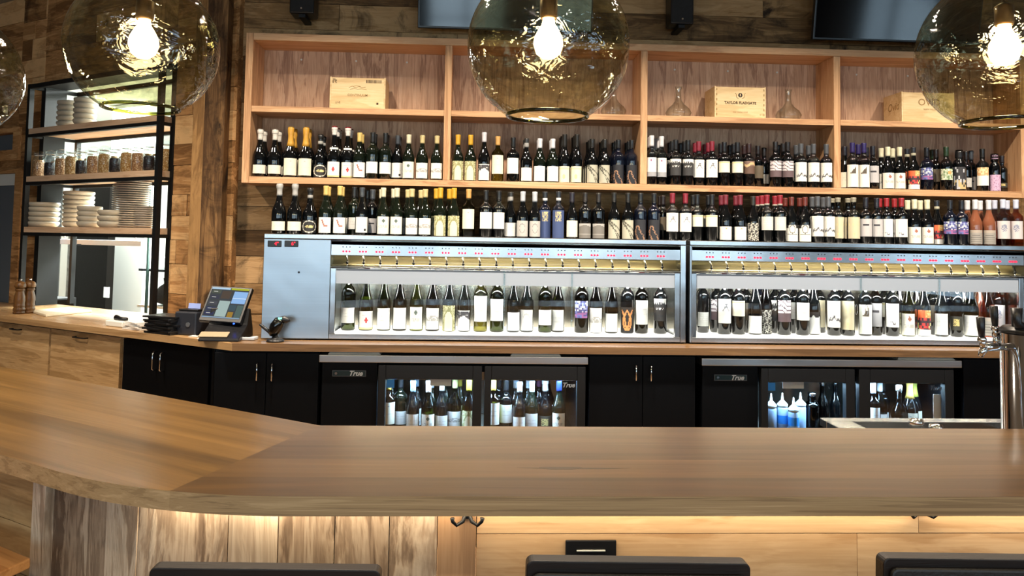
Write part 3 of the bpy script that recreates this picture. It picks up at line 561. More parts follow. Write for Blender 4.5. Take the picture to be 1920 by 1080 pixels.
    if kind == 'feather': return (.10, .08, .06) if (0 < (v-.62) < .26 and -.22+(v-.62)*.9 < cx < .22 and v-.62 < (cx+.22)*.65) else mixc(C['c'], C['w'], .4)
    if kind == 'greybar': return (.04, .04, .05) if (.62 < v < .7 and abs(cx) < .2) else (.49, .48, .49)
    if kind == 'artred':
        if v < .26: return C['w']
        if v > .72: return (.75, .14, .05) if cx < .05 else C['o'] if hsh(i, j) > .3 else C['y']
        return C['r'] if hsh(i//2, j//2, 6) > .72 else C['y'] if hsh(i//2, j//2, 8) > .9 else (.05, .03, .04)
    if kind == 'artblue': h = hsh(i//2, j//2, 9); return (.07, .07, .22) if h < .35 else (.14, .16, .42) if h < .6 else (.33, .12, .3) if v < .35 else (.38, .44, .6) if h < .9 else (.75, .75, .7)
    if kind == 'artgreen': h = hsh(i//2, j//2, 9); return C['o'] if math.hypot(cx-.2, v-.65) < .15 else (.42, .50, .33) if h < .5 else (.78, .78, .6) if h < .85 else (.16, .25, .12)
    if kind == 'pattern': return (.03, .03, .03) if math.sin(i*2.1+2*math.sin(j*1.3))*math.cos(j*1.9+1.5*math.sin(i)) > -.05 else (.55, .53, .46)
    if kind == 'wreath':
        d = math.hypot(cx/.9, v-.74); return (.012, .012, .012) if v > .8 and d > .34 else (.2, .2, .18) if .2 < d < .27 or (.38 < v < .44 and abs(cx) < .38) else mixc(C['w'], C['c'], .4)
    if kind == 'beige': return C['y'] if (.62 < v < .68 and i % 5 == 2) or math.hypot(cx, v-.2) < .05 else (.58, .52, .36)
    if kind == 'mark': return (.10, .10, .12) if (.12 < v < .26 and abs(cx) < .16 and abs(v-.2+.1*math.sin(cx*20)) < .045) else mixc(C['w'], C['b'], .06)
    if kind == 'lowdot': return C['o'] if (.78 < v < .92 and abs(cx-.05) < .06) else mixc(C['w'], C['g'], .4) if txt(.35, .6) and j % 3 == 0 else mixc(C['w'], C['c'], .35)
    if kind == 'chevron': return (.45, .44, .42) if v > .93-abs(cx)*.3 else (.19, .18, .165) if v > .3 or v < .24 else (.4, .38, .35)
    if kind == 'greyish': return mixc(C['g'], C['w'], .7) if txt(.3, .8) and j % 3 == 0 else (.60, .60, .56)
    if kind == 'rosegrey':
        d = math.hypot(cx/.9, v-.3); return (.16, .15, .14) if d < .45 and j % 3 == 0 else (.33, .31, .28) if v < .8 else (.42, .36, .30)
    if kind == 'rosepale': return (.25, .27, .36) if math.hypot(cx, (v-.6)) < .2 and hsh(i, j, 4) > .3 else (.60, .57, .58)
    if kind == 'pink': return (.36, .2, .34) if hsh(i, j, 2) > .86 else C['p']
    if kind == 'goldsmall': return (.62, .5, .2) if abs(cx) < .25 and .3 < v < .8 and hsh(i, j) > .25 else (.05, .05, .04)
    if kind == 'blackgold': return (.55, .42, .2) if v < .4 and hsh(i//2, j//2) > .45 else (.5, .52, .56) if hsh(i//2, j//3, 3) > .7 else (.03, .03, .035)
    if kind == 'orangewhite': return C['w'] if v < .55 else (.72, .42, .2) if hsh(i//2, j//2) > .35 else (.9, .7, .4)
    if kind == 'bluetall': return (.55, .47, .25) if (.62 < v < .95 and abs(cx) < .22 and hsh(i, j) > .35) else (.05, .08, .20)
    if kind == 'brown': return (.15, .12, .08)
    if kind == 'heart': return (.012, .012, .012) if v > .86-.12*abs(math.sin(cx*6)) else C['w']
    return C['w']
_mc = {}
def label_mesh(kind, R, z0, z1, half=63, name='label'):
    key = (kind, round(R, 4), z0, z1, half, name)
    if key in _mc: return _mc[key]
    nu, nv = 18, 20; mb = MB(); mb.sm = True; a0 = math.radians(half)
    for j in range(nv+1):
        for i in range(nu+1):
            a = -a0+2*a0*i/nu; mb.v.append(V((math.sin(a)*(R+.0007), -math.cos(a)*(R+.0007), z0+(z1-z0)*j/nv)))
    for j in range(nv):
        for i in range(nu): b = j*(nu+1)+i; mb._f((b, b+1, b+nu+2, b+nu+1), art(kind, (i+.5)/nu, (j+.5)/nv))
    _mc[key] = mb.mesh(name, M['label']); return _mc[key]
def body_mesh(shape, H, R, mat):
    key = ('b', shape, H, R, mat)
    if key not in _mc: _mc[key] = MB().lathe(prof(shape, H, R), seg=22).mesh('bottle_glass', M[mat])
    return _mc[key]
def cap_mesh(shape, H, R, col, frac, tip=None):
    key = ('c', shape, H, R, col, frac, tip)
    if key not in _mc:
        mb = MB(); pr = prof(shape, H, R); z0 = H*(1-frac); rr = lambda z: next((p[0]+(q[0]-p[0])*(z-p[1])/max(1e-6, q[1]-p[1]) for p, q in zip(pr, pr[1:]) if p[1] <= z <= q[1]), pr[-1][0])
        zs = [z0+(H-z0)*k/6 for k in range(7)]; P = [(max(rr(z), .0140)+.0009, z) for z in zs]
        if shape == 'champ': P = P[:4]+[(.0175, z0+(H-z0)*.62), (.0195, z0+(H-z0)*.72), (.0195, H-.006), (.016, H+.002), (.008, H+.003)]
        else: P = P[:-1]+[(.0158, H-.003), (.0150, H+.001), (.004, H+.0015)]
        mb.col = col; mb.lathe(P, seg=16)
        if tip:
            for q, f in enumerate(mb.f):
                if mb.v[f[0]].z > z0+(H-z0)*tip[1] if tip[1] > 0 else mb.v[f[0]].z < z0+(H-z0)*(-tip[1]): mb.c[q] = tip[0]
        _mc[key] = mb.mesh('capsule', M['cap'])
    return _mc[key]
K = lambda h: lin(h)
# style: shape, H, R, body, capsule colour, capsule share, (label art, z0, z1), look (words for the label), short, tip
ST = dict(
 champw=('champ', .290, .042, 'b_dark', K('d8d6cf'), .22, ('cream', .020, .072), 'sparkling bottle with white foil and low cream label', 'white-foiled', None),
 champs=('champ', .290, .042, 'b_dark', K('a9aaa8'), .24, ('cream', .020, .072), 'sparkling bottle with silver foil and low cream label', 'silver-foiled', None),
 champg=('champ', .308, .0425, 'b_dark', K('c8963a'), .38, ('creamtall', .013, .116), 'sparkling bottle with long gold foil and cream label', 'gold-foiled', None),
 oval=('champ', .270, .044, 'b_dark', K('1a1b1d'), .22, ('oval', .008, .082), 'squat sparkling bottle with black oval label ringed in cream', 'black-foiled', (K('a8a8a4'), -.3)),
 redw=('champ', .318, .040, 'b_dark', K('dcdad6'), .17, ('reddiamond', .008, .100), 'tall bottle with red-topped white foil and red diamond label', 'red-and-white-topped', (K('7c1420'), .8)),
 figure=('burg', .283, .0385, 'b_green', K('d0b56c'), .2, ('figure', .010, .100), 'yellow-capped bottle with little red figure on white label', 'yellow-capped', None),
 bwhite=('bord', .287, .0385, 'b_green', K('17181a'), .22, ('white', .035, .105), 'dark green bottle with black capsule and mid-height white label', 'black-capped', None),
 dot=('burg', .277, .0375, 'b_dark', K('3a3f46'), .2, ('dot', .015, .105), 'bottle with slate capsule and black dot on white label', 'slate-capped', None),
 diamond=('burg', .278, .0375, 'b_green', K('cfcab0'), .2, ('diamond', .010, .110), 'bottle with cream capsule and dark diamond on cream label', 'cream-capped', None),
 sketch=('burg', .275, .0385, 'b_green', K('c4b584'), .18, ('sketch', .010, .104), 'bottle with beige capsule and grey house sketch on label', 'beige-capped', None),
 arch=('burg', .284, .0375, 'b_green', K('c89a2c'), .22, ('arch', .004, .121), 'bottle with gold capsule and green-and-yellow arched label', 'gold-capped', None),
 hills=('burg', .303, .0365, 'b_dark', K('cbcad2'), .2, ('hills', .006, .105), 'tall bottle with white capsule, black hills printed on label', 'white-capped', None),
 clear=('bord', .280, .0385, 'b_clear', K('c79a5a'), .2, ('creamtall', .047, .162), 'clear bottle of pale wine, tan capsule and tall label', 'tan-capped', None),
 bordw=('bord', .275, .0390, 'b_dark', K('131416'), .22, ('white', .050, .146), 'black-capped bottle with broad high white label', 'black-capped', None),
 small=('burg', .270, .0365, 'b_dark', K('2a2a2a'), .2, ('white', .008, .088), 'bottle with silver-banded dark capsule and small white label', 'dark-capped', (K('9a9a98'), -.45)),
 circle=('burg', .272, .0380, 'b_green', K('d2d3da'), .22, ('circle', .008, .100), 'bottle with white capsule and circle drawn on white label', 'white-capped', None),
 circleg=('burg', .272, .0360, 'b_dark', K('b4bac2'), .22, ('circleg', .008, .100), 'bottle with pale capsule and circle on grey label', 'pale-capped', None),
 emblem=('burg', .303, .0360, 'b_dark', K('1b1a18'), .26, ('emblem', .004, .103), 'tall black-capped bottle, yellow round emblem on cream label', 'tall black-capped', None),
 branch=('burg', .276, .0370, 'b_dark', K('1d1c1a'), .2, ('branch', .004, .114), 'black-capped bottle with dark branches on olive-grey label', 'black-capped', None),
 antler=('bord', .276, .0370, 'b_blue', K('17191c'), .2, ('antler', .002, .118), 'glossy black bottle printed with brown antlers', 'black-capped', None),
 bluetall=('bord', .276, .0370, 'b_blue', K('20242a'), .2, ('bluetall', .002, .165), 'tall dark blue bottle with gold emblem, white neck band', 'dark-capped', (K('d2d4d8'), -.18)),
 band=('bord', .306, .0345, 'b_dark', K('d4d6dc'), .22, ('band', .050, .168), 'slim white-capped bottle, white label ending in grey band', 'white-capped', None),
 cloud=('bord', .284, .0375, 'b_dark', K('131316'), .23, ('cloud', .060, .162), 'black-capped bottle, black label with white cloudy top', 'black-capped', None),
 squig=('bord', .279, .0385, 'b_dark', K('7c2434'), .22, ('squig', .052, .162), 'red-capped bottle with handwritten squiggle on white label', 'red-capped', None),
 short=('bord', .276, .0375, 'b_dark', K('15161a'), .23, ('short', .084, .153), 'black-capped bottle with short high cream label', 'black-capped', None),
 swoosh=('bord', .272, .0370, 'b_dark', K('2c1a1a'), .23, ('swoosh', .080, .160), 'brown-capped bottle with gold swoosh on brown label', 'brown-capped', None),
 plainb=('bord', .270, .0360, 'b_dark', K('1c1414'), .22, ('brown', .06, .14), 'dark bottle with brown label', 'dark-capped', None),
 stripe=('bord', .286, .0385, 'b_dark', K('1a1718'), .2, ('stripe', .063, .164), 'black-capped bottle with wavy white stripes on brown label', 'black-capped', None),
 wave=('bord', .277, .0380, 'b_dark', K('4a4d52'), .23, ('wave', .038, .158), 'grey-capped bottle, dark ripple low on pale label', 'grey-capped', None),
 feather=('bord', .290, .0365, 'b_dark', K('2a2158'), .22, ('feather', .010, .150), 'purple-capped bottle with dark feather on cream label', 'purple-capped', None),
 greybar=('bord', .275, .0370, 'b_dark', K('1b1a22'), .22, ('greybar', .042, .148), 'dark-capped bottle with black bar on grey label', 'dark-capped', None),
 diar=('burg', .269, .0370, 'b_dark', K('d6d3b6'), .22, ('diamondr', .006, .103), 'cream-capped bottle, brown diamond on cream label', 'cream-capped', None),
 artred=('burg', .270, .0365, 'b_dark', K('22242a'), .2, ('artred', .004, .120), 'bottle with red, orange and black picture label', 'dark-capped', (K('b8b49c'), -.3)),
 artblue=('bord', .270, .0385, 'b_blue', K('14141a'), .22, ('artblue', .066, .140), 'dark bottle with blue and purple picture label', 'dark-capped', None),
 artgreen=('bord', .277, .0375, 'b_dark', K('1f3420'), .22, ('artgreen', .066, .136), 'green-capped bottle with pale green picture label', 'green-capped', None),
 stout=('stout', .260, .0400, 'b_dark', K('131316'), .2, ('blackgold', .010, .150), 'stout wide-necked bottle with black and gold label', 'black-topped', None),
 tiny=('bord', .262, .0330, 'b_dark', K('1a1414'), .22, ('greyish', .030, .090), 'dark bottle with small pale label', 'dark-capped', None),
 orangew=('bord', .270, .0360, 'b_dark', K('141414'), .22, ('orangewhite', .035, .150), 'dark bottle, white label under orange picture', 'black-capped', None),
 pink=('stout', .240, .0330, 'b_dark', K('241a22'), .12, ('pink', .004, .105), 'short dark bottle with lilac label and neck tag', 'dark-capped', None),
 badge=('bord', .235, .0310, 'b_dark', K('1c1518'), .2, ('goldsmall', .03, .06), 'short dark bottle with tiny white badge', 'dark-capped', None),
 lowdot=('burg', .276, .0385, 'b_dark', K('6a2430'), .22, ('lowdot', .008, .087), 'dull-red-capped bottle, low white label with orange dot', 'dull-red-capped', None),
 pattern=('burg', .270, .0370, 'b_dark', K('26241f'), .2, ('pattern', .006, .110), 'bottle with swirling black-and-cream patterned label', 'dark-capped', None),
 redgrey=('bord', .280, .0375, 'b_dark', K('7e1d2a'), .22, ('greyish', .070, .150), 'crimson-capped bottle with grey-white high label', 'crimson-capped', (K('d8cfc0'), -.1)),
 wreath=('burg', .270, .0375, 'b_dark', K('5e2820'), .2, ('wreath', .006, .104), 'rust-capped bottle with wreath on curved cream label', 'rust-capped', None),
 beige=('bord', .274, .0370, 'b_dark', K('8e8a7a'), .1, ('beige', .028, .157), 'white-spotted-capped bottle with beige label', 'spotted-capped', None),
 mark=('bord', .277, .0370, 'b_dark', K('8c2026'), .2, ('mark', .042, .150), 'red-capped bottle, small scribble at foot of white label', 'red-capped', None),
 rosegrey=('burg', .275, .0375, 'b_rose2', K('cfd2d8'), .22, ('rosegrey', .007, .092), 'rose wine bottle, white capsule, low grey arched label', 'white-capped rose', None),
 rosepale=('bord', .280, .0380, 'b_rose', K('c3cade'), .2, ('rosepale', .042, .150), 'rose wine bottle, bluish-white capsule, pale picture label', 'bluish-capped rose', None),
 chevron=('bord', .272, .0390, 'b_dark', K('25211f'), .2, ('chevron', .004, .090), 'dark-capped bottle with peaked grey label', 'dark-capped', None),
 creamd=('burg', .272, .0360, 'b_dark', K('24222c'), .22, ('cream', .010, .106), 'dark-capped bottle with plain cream label', 'dark-capped', None),
 greyd=('bord', .272, .0350, 'b_dark', K('3a3f46'), .22, ('greybar', .015, .100), 'slate-capped bottle with grey label', 'slate-capped', None),
)
ORD = ['', 'first', 'second', 'third', 'fourth', 'fifth', 'sixth']
LAID = []
def free(X, Y, Z, R, step, lim):
    while any(abs(Z-q[2]) < .05 and math.hypot(X-q[0], Y-q[1]) < R+q[3]+.0006 for q in LAID):
        Y += step
        if Y+R > lim: return None
    return Y
def put(st, X, Y, Z, label, group, mat=None, artover=None, rz=None, dressed=True, H=None, R=None, fat=None):
    shape, h, r, body, cc, cf, lab, look, short, tip = ST[st]; H = H or h; R = R or r; body = mat or body
    o = bpy.data.objects.new('wine_bottle', body_mesh(shape, H, R, body)); COL.objects.link(o); o.location = (X, Y, Z)
    o.rotation_euler = (0, 0, (math.atan2(-X, Y)*.9 + random.uniform(-.12, .12)) if rz is None else rz)
    tag(o, label, 'bottle', group)
    if cc is not None: c = bpy.data.objects.new('capsule', cap_mesh(shape, H, R, cc, cf, tip)); c.parent = o; COL.objects.link(c)
    if dressed:
        k = H/h; la = artover or lab[0]; c = bpy.data.objects.new('label', label_mesh(la, R, round(lab[1]*k, 4), round(lab[2]*k, 4), 60)); c.parent = o; COL.objects.link(c)
        if st == 'redw': c = bpy.data.objects.new('neck_label', label_mesh('white', R*.72, .172, .188, 58, 'neck_label')); c.parent = o; COL.objects.link(c)
        if st == 'pink': c = bpy.data.objects.new('neck_label', label_mesh('pink', .0225, .196, .228, 50, 'neck_label')); c.parent = o; COL.objects.link(c)
    return o
def row(items, place, Y0, Z, pyl, group, bgroup, zbase=None, over=None, ymax=5.06):
    """items: (px of label centre, style, bottles behind[, extra y][, back shift])"""
    cnt = {}
    for it in items: cnt[it[1]] = cnt.get(it[1], 0)+1
    seen = {}
    for it in items:
        px, st, nb = it[:3]; ey = it[3] if len(it) > 3 else 0; bs = it[4] if len(it) > 4 else 0
        s = ST[st]; R = s[2]; seen[st] = seen.get(st, 0)+1; n = cnt[st]; Y = Y0+R+ey; X = atY(px, pyl, Y).x; Y = free(X, Y, Z, R, .003, ymax) or Y; LAID.append((X, Y, Z, R))
        which = '' if n == 1 else (', left of two' if seen[st] == 1 else ', right of two') if n == 2 else ', %s from left of %d' % (ORD[seen[st]], n)
        o_ = (over or {}).get(st, {})
        put(st, X, Y, Z, '%s%s, %s' % (s[7], which, place), group, **o_)
        pos = '' if n == 1 else (' left' if seen[st] == 1 else ' right') if n == 2 else ' '+ORD[seen[st]]
        for b in range(nb):
            yb = Y+(b+1)*(2*R+.003); xb = X+bs*(b+1)+random.uniform(-.003, .003)
            yb = free(xb, yb, Z, R, .004, ymax)
            if yb is None or yb+R > ymax: break
            LAID.append((xb, yb, Z, R))
            lk = {1: 'directly behind', 2: 'second behind'}[b+1]
            tl = s[7].replace(',', '').split()[-3:]
            while tl[0] in ('with', 'on', 'of', 'in', 'and', 'at'): tl = tl[1:]
            tail = ' '.join(tl)
            put(st, xb, yb, Z, '%s bottle %s the%s one with %s, %s' % (s[8], lk, pos, tail, place), bgroup, **o_)

ZS = zb1
fr = 'front-row bottles on the oak shelf'; br = 'back-row bottles on the oak shelf'
row([(486, 'champw', 2), (514, 'champw', 2), (543.5, 'champg', 2), (572, 'champg', 2), (598, 'oval', 2), (625.5, 'redw', 2), (649.6, 'redw', 2), (673, 'figure', 1), (697.5, 'bwhite', 1), (721, 'bwhite', 1), (743.5, 'dot', 1), (765.5, 'diamond', 0), (791, 'sketch', 0), (818.5, 'sketch', 0)],
    'first shelf bay', SY+.004, ZS, 318, fr, br)
row([(857.7, 'arch', 0), (881.5, 'arch', 0), (907, 'hills', 0), (932.7, 'clear', 0), (961.4, 'bordw', 0), (986.5, 'small', 1), (1011.7, 'circle', 1), (1036, 'circle', 1), (1058.5, 'emblem', 2), (1081, 'emblem', 2), (1109.7, 'branch', 2), (1133.5, 'branch', 2), (1159, 'antler', 2), (1184, 'antler', 2)],
    'second shelf bay', SY+.004, ZS, 325, fr, br)
row([(1221.5, 'band', 2), (1241.5, 'band', 2), (1266.7, 'cloud', 2), (1289.7, 'cloud', 2), (1311.6, 'squig', 2), (1334.8, 'squig', 2), (1357.8, 'short', 2), (1382.6, 'short', 2), (1404, 'swoosh', 1, .012), (1421, 'plainb', 0, .09), (1436.5, 'tiny', 1, .10), (1454, 'stripe', 2), (1477, 'stripe', 2), (1502, 'wave', 1), (1525.5, 'wave', 1), (1549.5, 'wave', 0)],
    'third shelf bay', SY+.004, ZS, 330, fr, br)
row([(1584, 'creamd', 1, .05), (1598.5, 'feather', 1), (1620, 'feather', 1), (1640.5, 'greybar', 1), (1665, 'diar', 1), (1687, 'diar', 1), (1713, 'artred', 1), (1738, 'artblue', 0), (1755.5, 'plainb', 0, .08), (1774.5, 'artgreen', 1), (1799, 'stout', 0), (1811.5, 'tiny', 0, .085), (1825, 'greyd', 0, .10), (1842.5, 'orangew', 0), (1865.5, 'pink', 0), (1879, 'badge', 0, .06)],
    'fourth shelf bay', SY+.004, ZS, 335, fr, br)
ZD_ = ZD[0]+.0005; YT = 4.60
ft = 'front-row bottles standing on the wine dispensers'; bt = 'back-row bottles standing on the wine dispensers'
top1 = [(522.4, 'champs', 0), (551.6, 'champs', 0), (578, 'oval', 0), (609.7, 'figure', 1), (636, 'figure', 1), (658.7, 'bwhite', 1, .03), (677.7, 'dot', 1), (697.5, 'greyd', 0, .10), (717.7, 'diamond', 1, 0, -.03), (743.3, 'diamond', 1, 0, -.03), (771.4, 'sketch', 1, 0, -.03), (796.5, 'sketch', 1, 0, -.03), (824.9, 'arch', 1, 0, -.03), (850.5, 'arch', 1, 0, -.03), (878, 'clear', 0),
        (910.5, 'bordw', 0), (935, 'bordw', 0), (957.8, 'small', 1), (979.7, 'circleg', 0), (1002.5, 'circleg', 0), (1022.8, 'bluetall', 0), (1046.8, 'bluetall', 0), (1072, 'creamd', 0), (1096.7, 'chevron', 0), (1121.8, 'chevron', 0), (1151, 'branch', 0), (1177, 'branch', 0), (1200.6, 'antler', 0), (1226, 'antler', 0)]
row(top1, 'atop left dispenser', YT, ZD_, 420, ft, bt)
top2 = [(1242.8, 'plainb', 1, .10), (1260.7, 'squig', 0), (1285, 'squig', 0)]
row(top2, 'atop left dispenser', YT, ZD_, 425, ft, bt)
top3 = [(1308.5, 'short', 1), (1334.8, 'short', 1), (1360.4, 'lowdot', 1), (1387.7, 'lowdot', 1), (1412, 'pattern', 0), (1438, 'redgrey', 2), (1462.6, 'redgrey', 1), (1485.6, 'wreath', 1), (1509.5, 'wreath', 1), (1533, 'wave', 1), (1556, 'wave', 1), (1578, 'beige', 1), (1600.7, 'beige', 1), (1623.5, 'greybar', 0), (1646, 'greybar', 0), (1668, 'mark', 1), (1690.5, 'mark', 1), (1715, 'diar', 1), (1739, 'diar', 1), (1757, 'artred', 0, .07),
        (1781.7, 'artblue', 0), (1805, 'artblue', 0), (1829, 'rosegrey', 1), (1854.5, 'rosegrey', 1), (1881, 'rosepale', 1), (1905.5, 'rosepale', 1)]
row(top3, 'atop right dispenser', YT, ZD_, 430, ft, bt)
# inside the dispensers
YI = 4.42; ZI = ZD[7]+.0065
def inside(items, place, grp):
    cnt = {}; seen = {}
    for it in items: cnt[it[4]] = cnt.get(it[4], 0)+1
    for px, st, mat, lab, look, ey in items:
        s = ST[st]; Y = YI+s[2]+ey; X = atY(px, 590, Y).x; Y = free(X, Y, ZI, s[2]*1.03, .004, 4.71) or Y; LAID.append((X, Y, ZI, s[2]*1.03)); seen[look] = seen.get(look, 0)+1; n = cnt[look]
        w = '' if n == 1 else (', left of two' if seen[look] == 1 else ', right of two') if n == 2 else ', %s from left of %d' % (ORD[seen[look]], n)
        put(st, X, Y, ZI, look+w+', inside '+place, grp, mat=mat, artover=lab, H=.345 if s[0] != 'burg' else .34, R=s[2]*1.03)
inside([(653, 'bwhite', 't_green', 'white', 'green straight-shouldered bottle with square white label', 0), (686, 'redw', 't_green', 'reddiamond', 'green bottle with red diamond and white neck badge', 0), (719.6, 'circle', 't_green', 'white', 'green sloping bottle with plain white label', 0), (749.4, 'sketch', 't_dark', 'white', 'brown-green bottle with broad white label', 0), (780.7, 'diamond', 't_yel', 'diamond', 'yellow-green bottle with green diamond on white label', 0),
 (810.8, 'sketch', 't_dark', 'sketch', 'brown-green bottle with pale sketch label', 0), (842, 'arch', 't_pale', 'arch', 'bottle with yellow arched label and cork', 0), (870, 'hills', 't_pale', 'hills', 'white-capped bottle with dark hills label', 0), (900.8, 'clear', 'b_clear', 'white', 'clear bottle of yellow wine with tall white label', 0), (931.5, 'bordw', 't_green', 'white', 'black-necked green bottle with tall white label', 0),
 (962.4, 'small', 't_pale', 'white', 'grey-glass bottle with small white label', 0), (987.9, 'circle', 't_pale', 'circle', 'grey-glass bottle with circle on white label', 0), (1022, 'bwhite', 't_green', 'white', 'slim bright green bottle with high white label', 0), (1046.8, 'circle', 't_dark', 'white', 'white-capped brown bottle with low white label', 0),
 (1090, 'artblue', 't_dark', 'artblue', 'dark bottle with blue and pink picture label', 0), (1117, 'branch', 't_dark', 'sketch', 'amber-green bottle with brown landscape label', 0), (1146.4, 'small', 't_dark', 'white', 'dark sloping bottle with tall white label', 0), (1175.8, 'antler', 'b_dark', 'antlero', 'black bottle printed with orange antlers', 0), (1202.6, 'mark', 't_dark', 'white', 'dark red wine bottle with high white label', 0), (1238, 'cloud', 'b_dark', 'cloud', 'black bottle with white cloud on black label', 0)],
 'left dispenser', 'open bottles inside the left dispenser')
inside([(1318, 'tiny', 'b_dark', 'greyish', 'dark bottle half hidden behind the window post', .07), (1330, 'swoosh', 'b_dark', 'swoosh', 'tan-corked bottle with gold swoosh on brown label', 0), (1357.8, 'squig', 'b_dark', 'squig', 'red-necked bottle with squiggle on white label', 0), (1384.5, 'short', 'b_dark', 'short', 'dark bottle with short cream label', 0), (1416, 'lowdot', 'b_dark', 'white', 'red-capped dark bottle with low white label', 0), (1439.5, 'pattern', 't_dark', 'pattern', 'bottle with swirling black-and-cream label', 0),
 (1470, 'stripe', 'b_dark', 'stripe', 'bottle with wavy striped brown label', 0), (1504.7, 'redgrey', 'b_dark', 'white', 'crimson-necked bottle with high white label', 0), (1528.5, 'wreath', 'b_dark', 'heart', 'bottle with heart-topped white label', 0), (1564, 'wave', 'b_dark', 'wave', 'grey-necked bottle with dark ripple on white label', 0), (1590, 'beige', 'b_dark', 'beige', 'dark bottle with beige label by the pane joint', 0),
 (1622, 'feather', 'b_dark', 'feather', 'dark bottle with feather on narrow white label', 0), (1645, 'greybar', 't_dark', 'greybar', 'bottle with black bar on grey-white label', 0), (1673, 'mark', 'b_dark', 'mark', 'red-necked bottle, scribble on white label', 0), (1703, 'diar', 't_yel', 'diamondr', 'cream-capped yellow-green bottle with low white label', 0), (1732.4, 'artred', 'b_dark', 'artred', 'bottle with red and black picture label', 0),
 (1765.4, 'creamd', 'b_dark', 'white', 'black bottle with narrow white label behind pane joint', 0), (1793.5, 'tiny', 'b_dark', 'goldsmall', 'black bottle with small gold label', 0), (1821, 'circle', 't_green', 'white', 'white-capped green bottle with square white label', 0), (1852.6, 'rosegrey', 'b_rose', 'rosegrey', 'rose wine bottle with grey arched label', 0), (1876, 'rosepale', 'b_rose', 'rosepale', 'pale rose wine bottle with picture label', 0)],
 'right dispenser', 'open bottles inside the right dispenser')
bk = [(1344, 'stripe'), (1369, 'squig'), (1399, 'plainb'), (1428, 'antler'), (1454, 'cloud'), (1489.8, 'redgrey'), (1518, 'lowdot'), (1541, 'beige'), (1576, 'feather'), (1658, 'short'), (1686, 'diar'), (1718, 'artred'), (1750, 'plainb'), (1777, 'antler'), (1806, 'creamd'), (1836, 'rosegrey'), (1868, 'rosepale')]
nmz = {'stripe': 'black-necked', 'squig': 'red-necked', 'plainb': 'brown-necked', 'antler': 'glossy black', 'cloud': 'thin black', 'redgrey': 'crimson-necked', 'lowdot': 'dull-red-necked', 'beige': 'pale-spotted', 'feather': 'purple-necked', 'short': 'black-capped', 'diar': 'cream-capped', 'artred': 'dark-capped', 'creamd': 'white-banded', 'rosegrey': 'rose', 'rosepale': 'pale rose'}
nb = ['swoosh-label and squiggle-label', 'squiggle-label and short-label', 'short-label and low-white-label', 'low-white-label and patterned', 'patterned and striped', 'striped and crimson-necked', 'crimson-necked and heart-label', 'heart-label and ripple-label', 'ripple-label and beige-label', 'grey-label and scribble-label', 'scribble-label and yellow-green', 'yellow-green and picture-label', 'picture-label and pane-joint', 'pane-joint and gold-label', 'gold-label and white-capped', 'white-capped and rose', 'rose and pale rose']
for (px, st), t_ in zip(bk, nb):
    s = ST[st]; Y = YI+.13; X = atY(px, 580, Y).x; Y = free(X, Y, ZI, s[2], .004, 4.715)
    if Y is None: print('no room', px); continue
    LAID.append((X, Y, ZI, s[2]))
    put(st, X, Y, ZI, '%s bottle in the back row between the %s bottles, right dispenser' % (nmz[st], t_), 'back-row bottles inside the right dispenser', H=.335)

